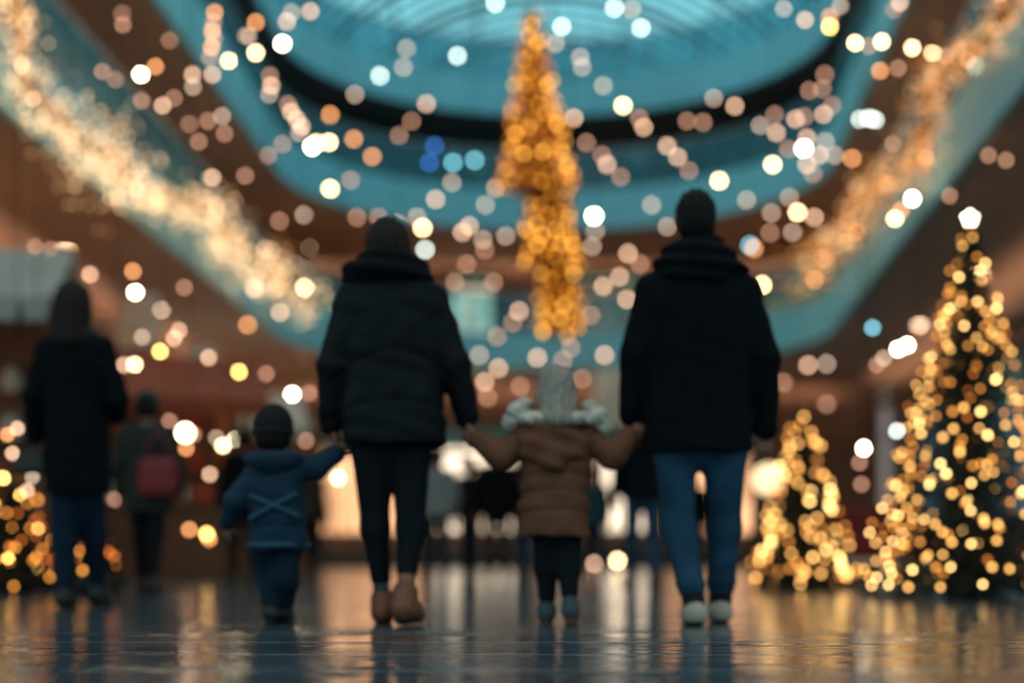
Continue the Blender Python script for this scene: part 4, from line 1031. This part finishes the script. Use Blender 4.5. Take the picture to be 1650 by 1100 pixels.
FST = [
 ('string of lamps high at the upper left, running down towards the left garland', 100, 118, [(500,18,'P'),(470,20,'D'),(462,35,'P'),(455,70,'BB'),(412,85,'B'),(400,58,'D'),(368,98,'B'),(342,120,'P'),(311,140,'D'),(310,120,'P'),(280,158,'K'),(262,170,'P'),(228,162,'K')]),
 ('short string with one very bright lamp left of the vertical orange strand', 118, 125, [(273,65,'K'),(250,107,'O'),(227,120,'BB'),(186,128,'K'),(165,115,'K')]),
 ('short pair of faint lamps hanging near the top left corner', 120, 122, [(197,22,'K'),(198,40,'K')]),
 ('vertical strand of orange lamps hanging near the top left', 112, 112, [(346,20,'O'),(344,36,'K'),(342,50,'O'),(345,62,'K'),(341,76,'O'),(338,92,'K')]),
 ('strand of peach lamps falling to the very bright lamp left of centre', 104, 96, [(412,36,'O'),(396,58,'K'),(435,122,'K'),(437,138,'P'),(434,152,'D'),(464,168,'K'),(469,180,'P'),(478,192,'P'),(486,204,'P'),(482,214,'D'),(503,236,'BB'),(510,230,'B')]),
 ('string of lamps rising from left of centre up to the hanging gold tree', 96, 80, [(432,250,'K'),(455,232,'K'),(530,229,'B'),(570,224,'O'),(600,252,'O'),(643,218,'K'),(663,195,'K'),(687,167,'P')]),
 ('string of pale lamps against the glass roof left of the hanging gold tree', 84, 76, [(572,152,'D'),(612,122,'W'),(650,108,'D'),(655,78,'D'),(737,90,'W'),(798,5,'W')]),
 ('faint brown cluster string above the left gallery', 108, 104, [(305,200,'K'),(320,228,'K'),(335,195,'K'),(358,187,'D'),(362,215,'K'),(395,283,'K'),(342,286,'P')]),
 ('string with one bright lamp above the scarfed woman', 84, 78, [(532,185,'O'),(565,290,'K'),(532,304,'B'),(490,346,'D'),(450,356,'K'),(575,350,'K'),(610,350,'K'),(640,360,'D')]),
 ('string of lamps passing right of the scarfed woman\'s head', 80, 74, [(672,350,'D'),(681,367,'B'),(685,402,'W'),(702,321,'P'),(728,294,'D'),(745,374,'P'),(756,364,'P'),(778,386,'D'),(782,330,'D'),(799,302,'P'),(815,380,'D')]),
 ('string of dim brown lamps below the scarfed woman\'s shoulder height, left of the gold tree', 72, 70, [(752,425,'K'),(781,402,'K'),(733,455,'K'),(795,455,'K'),(826,520,'K'),(836,501,'P')]),
 ('low string of peach lamps above the girl\'s head', 68, 66, [(772,572,'D'),(801,542,'K'),(781,615,'P'),(803,593,'P'),(786,640,'K'),(838,622,'K'),(866,576,'P'),(907,580,'K'),(938,610,'K'),(974,572,'P')]),
 ('string of peach lamps between the gold tree and the man', 74, 70, [(957,348,'BB'),(959,372,'D'),(954,397,'D'),(1012,408,'P'),(1031,425,'K'),(998,446,'P'),(972,461,'P'),(1010,482,'P'),(952,508,'K'),(920,560,'K')]),
 ('string of white lamps against the glass roof right of the hanging gold tree', 84, 78, [(905,43,'W'),(895,70,'D'),(935,92,'D'),(938,108,'D'),(972,138,'D'),(990,13,'W'),(1018,15,'D'),(1033,45,'W')]),
 ('string of lamps sloping down to the right from the gold tree to the man\'s head', 84, 74, [(925,190,'P'),(945,230,'K'),(970,250,'K'),(978,265,'P'),(1000,285,'K'),(1050,330,'D'),(1075,365,'D')]),
 ('string of bright lamps sloping down to the right above the man\'s head', 86, 76, [(1004,170,'B'),(1030,190,'K'),(1037,205,'P'),(1075,235,'P'),(1092,253,'P'),(1110,275,'K'),(1159,291,'B'),(1203,322,'D'),(1243,343,'D'),(1285,342,'B'),(1272,318,'D'),(1312,350,'P'),(1277,374,'D')]),
 ('string of brown and peach lamps over the middle gallery at the right', 90, 84, [(1107,195,'K'),(1133,197,'K'),(1150,158,'D'),(1184,171,'P'),(1225,202,'D'),(1251,214,'P'),(1248,185,'K'),(1282,192,'P'),(1296,188,'K'),(1304,146,'K'),(1325,143,'K'),(1329,120,'K'),(1341,170,'K'),(1327,184,'P')]),
 ('cluster string with two yellow lamps right of the man\'s head', 90, 84, [(1245,265,'B'),(1270,240,'K'),(1295,239,'BB'),(1300,222,'P'),(1330,228,'D'),(1320,250,'P'),(1300,265,'P'),(1345,250,'D'),(1373,255,'O'),(1310,280,'K')]),
 ('top right string of bright lamps joining the right garland', 108, 128, [(1263,14,'D'),(1297,32,'P'),(1337,27,'O'),(1337,43,'Y'),(1354,10,'D'),(1378,69,'B'),(1400,74,'K'),(1421,67,'B'),(1470,77,'B'),(1503,85,'B'),(1524,90,'P'),(1548,82,'P')]),
 ('short top right string of two brown lamps under the bright ones', 112, 114, [(1418,114,'O'),(1447,110,'K'),(1440,16,'K'),(1450,4,'P')]),
 ('pair of cool white lamps side by side at the upper right', 96, 96, [(1386,192,'W'),(1400,190,'W'),(1410,193,'W')]),
 ('short string with a very bright lamp beside the right garland', 118, 112, [(1439,232,'K'),(1470,320,'BB'),(1452,338,'O'),(1442,352,'B')]),
 ('pair of faint brown lamps on the right gallery soffit', 130, 134, [(1593,250,'K'),(1621,258,'K'),(1530,315,'K')]),
 ('string of lamps beside the man\'s right shoulder', 72, 70, [(1208,395,'T'),(1215,400,'O'),(1241,375,'K'),(1228,459,'B'),(1302,588,'P'),(1332,586,'D'),(1262,616,'K'),(1332,651,'K')]),
 ('string with twin very bright lamps left of the tall lit tree', 128, 132, [(1406,528,'T'),(1413,588,'K'),(1424,577,'D'),(1447,562,'BB'),(1462,556,'BB'),(1481,528,'K')]),
 ('very bright lamp pair on a string above the dark red sofa', 130, 130, [(1392,722,'BB'),(1445,694,'W'),(1385,745,'K'),(1388,780,'K')]),
 ('string over the left stalls with a brilliant white lamp', 120, 128, [(297,463,'K'),(218,471,'BB'),(214,437,'O'),(145,442,'P'),(125,442,'K'),(114,406,'Y'),(82,402,'K'),(57,397,'K'),(20,430,'K')]),
 ('string of lamps under the left garland', 88, 80, [(287,373,'B'),(411,466,'P'),(451,503,'P'),(491,463,'B'),(399,523,'O')]),
 ('string of lamps over the red-brown stall', 138, 125, [(77,501,'K'),(229,543,'D'),(258,566,'Y'),(280,545,'P'),(288,532,'P'),(200,588,'P'),(217,587,'B'),(336,576,'P'),(385,599,'Y'),(429,602,'K')]),
 ('low string of amber lamps above the small boy\'s head', 122, 118, [(315,644,'O'),(324,638,'P'),(355,637,'K'),(369,628,'P'),(400,632,'K'),(411,640,'K'),(411,660,'O'),(471,635,'BB'),(498,633,'K'),(493,710,'K')]),
 ('string of brilliant lamps left of the small boy\'s head', 138, 128, [(273,678,'K'),(300,722,'O'),(312,700,'K'),(338,764,'P'),(359,718,'B'),(349,705,'D'),(380,708,'BB'),(388,700,'P'),(376,749,'BB'),(366,762,'O')]),
 ('single low lamp on a cable right of the small boy\'s shoulder', 108, 108, [(545,770,'B'),(556,742,'K')]),
 ('string of lamps added for warm glow at the far left edge beside the long-haired woman', 176, 174, [(28,690,'P'),(12,700,'O'),(20,730,'P'),(5,770,'Y'),(34,752,'W'),(52,768,'D'),(8,800,'o1'),(44,790,'P'),(60,805,'o1')]),  # added lamps, their warm glow stands in for bright goods
 ('low orange lamps left of the small boy\'s hand', 130, 128, [(305,853,'O'),(333,860,'Y'),(337,868,'O'),(185,804,'K')]),
 ('two low round lamps between the girl and the man', 74, 74, [(958,908,'P'),(995,903,'B')]),
 ('small blue and teal lamps on the middle gallery left of the gold tree', 66, 64, [(700,235,'U'),(692,262,'U'),(730,262,'T'),(765,258,'T')]),
]
for f in FST: festoon(*f, top=T)

# ---------------------------------------------------------------- sky and camera
w = bpy.data.worlds.new('World'); SC.world = w; w.use_nodes = True; nt = w.node_tree; bgn = nt.nodes['Background']
tc = nt.nodes.new('ShaderNodeTexCoord'); sx = nt.nodes.new('ShaderNodeSeparateXYZ'); nt.links.new(tc.outputs['Generated'], sx.inputs[0])
rp = nt.nodes.new('ShaderNodeValToRGB'); e = rp.color_ramp.elements
e[0].position = 0.0; e[0].color = (.26,.235,.215,1); e[1].position = 1.0; e[1].color = (.92,.90,.86,1)
a = e.new(.22); a.color = (.26,.245,.23,1); a = e.new(.28); a.color = (.20,.68,.80,1); a = e.new(.45); a.color = (.34,.86,.94,1); a = e.new(.62); a.color = (.62,.72,.72,1)
nt.links.new(sx.outputs['Z'], rp.inputs['Fac'])
n = nt.nodes.new('ShaderNodeTexNoise'); n.inputs['Scale'].default_value = 5; n.inputs['Detail'].default_value = 3; nt.links.new(tc.outputs['Generated'], n.inputs['Vector'])
mr = nt.nodes.new('ShaderNodeMapRange'); mr.inputs['From Min'].default_value = .35; mr.inputs['From Max'].default_value = .65; mr.inputs['To Min'].default_value = .75; mr.inputs['To Max'].default_value = 1.45; nt.links.new(n.outputs['Fac'], mr.inputs['Value'])
mx = nt.nodes.new('ShaderNodeVectorMath'); mx.operation = 'SCALE'; nt.links.new(rp.outputs['Color'], mx.inputs[0]); nt.links.new(mr.outputs[0], mx.inputs['Scale'])
nt.links.new(mx.outputs[0], bgn.inputs['Color']); bgn.inputs['Strength'].default_value = 1.0

cd = bpy.data.cameras.new('camera'); cam = bpy.data.objects.new('camera', cd); COL.objects.link(cam); SC.camera = cam
cam.location = (0, 0, CH); cam.rotation_euler = (PI/2, 0, 0)
cd.sensor_width = 36; cd.lens = 36*FP/1650; cd.shift_y = (HY-550)/1650; cd.clip_end = 300
cd.dof.use_dof = True; cd.dof.focus_distance = FP/520.0; cd.dof.aperture_fstop = (cd.lens/1000)/.070
SC.view_settings.view_transform = 'Standard'; SC.view_settings.look = 'None'; SC.view_settings.gamma = 1; SC.view_settings.exposure = 0
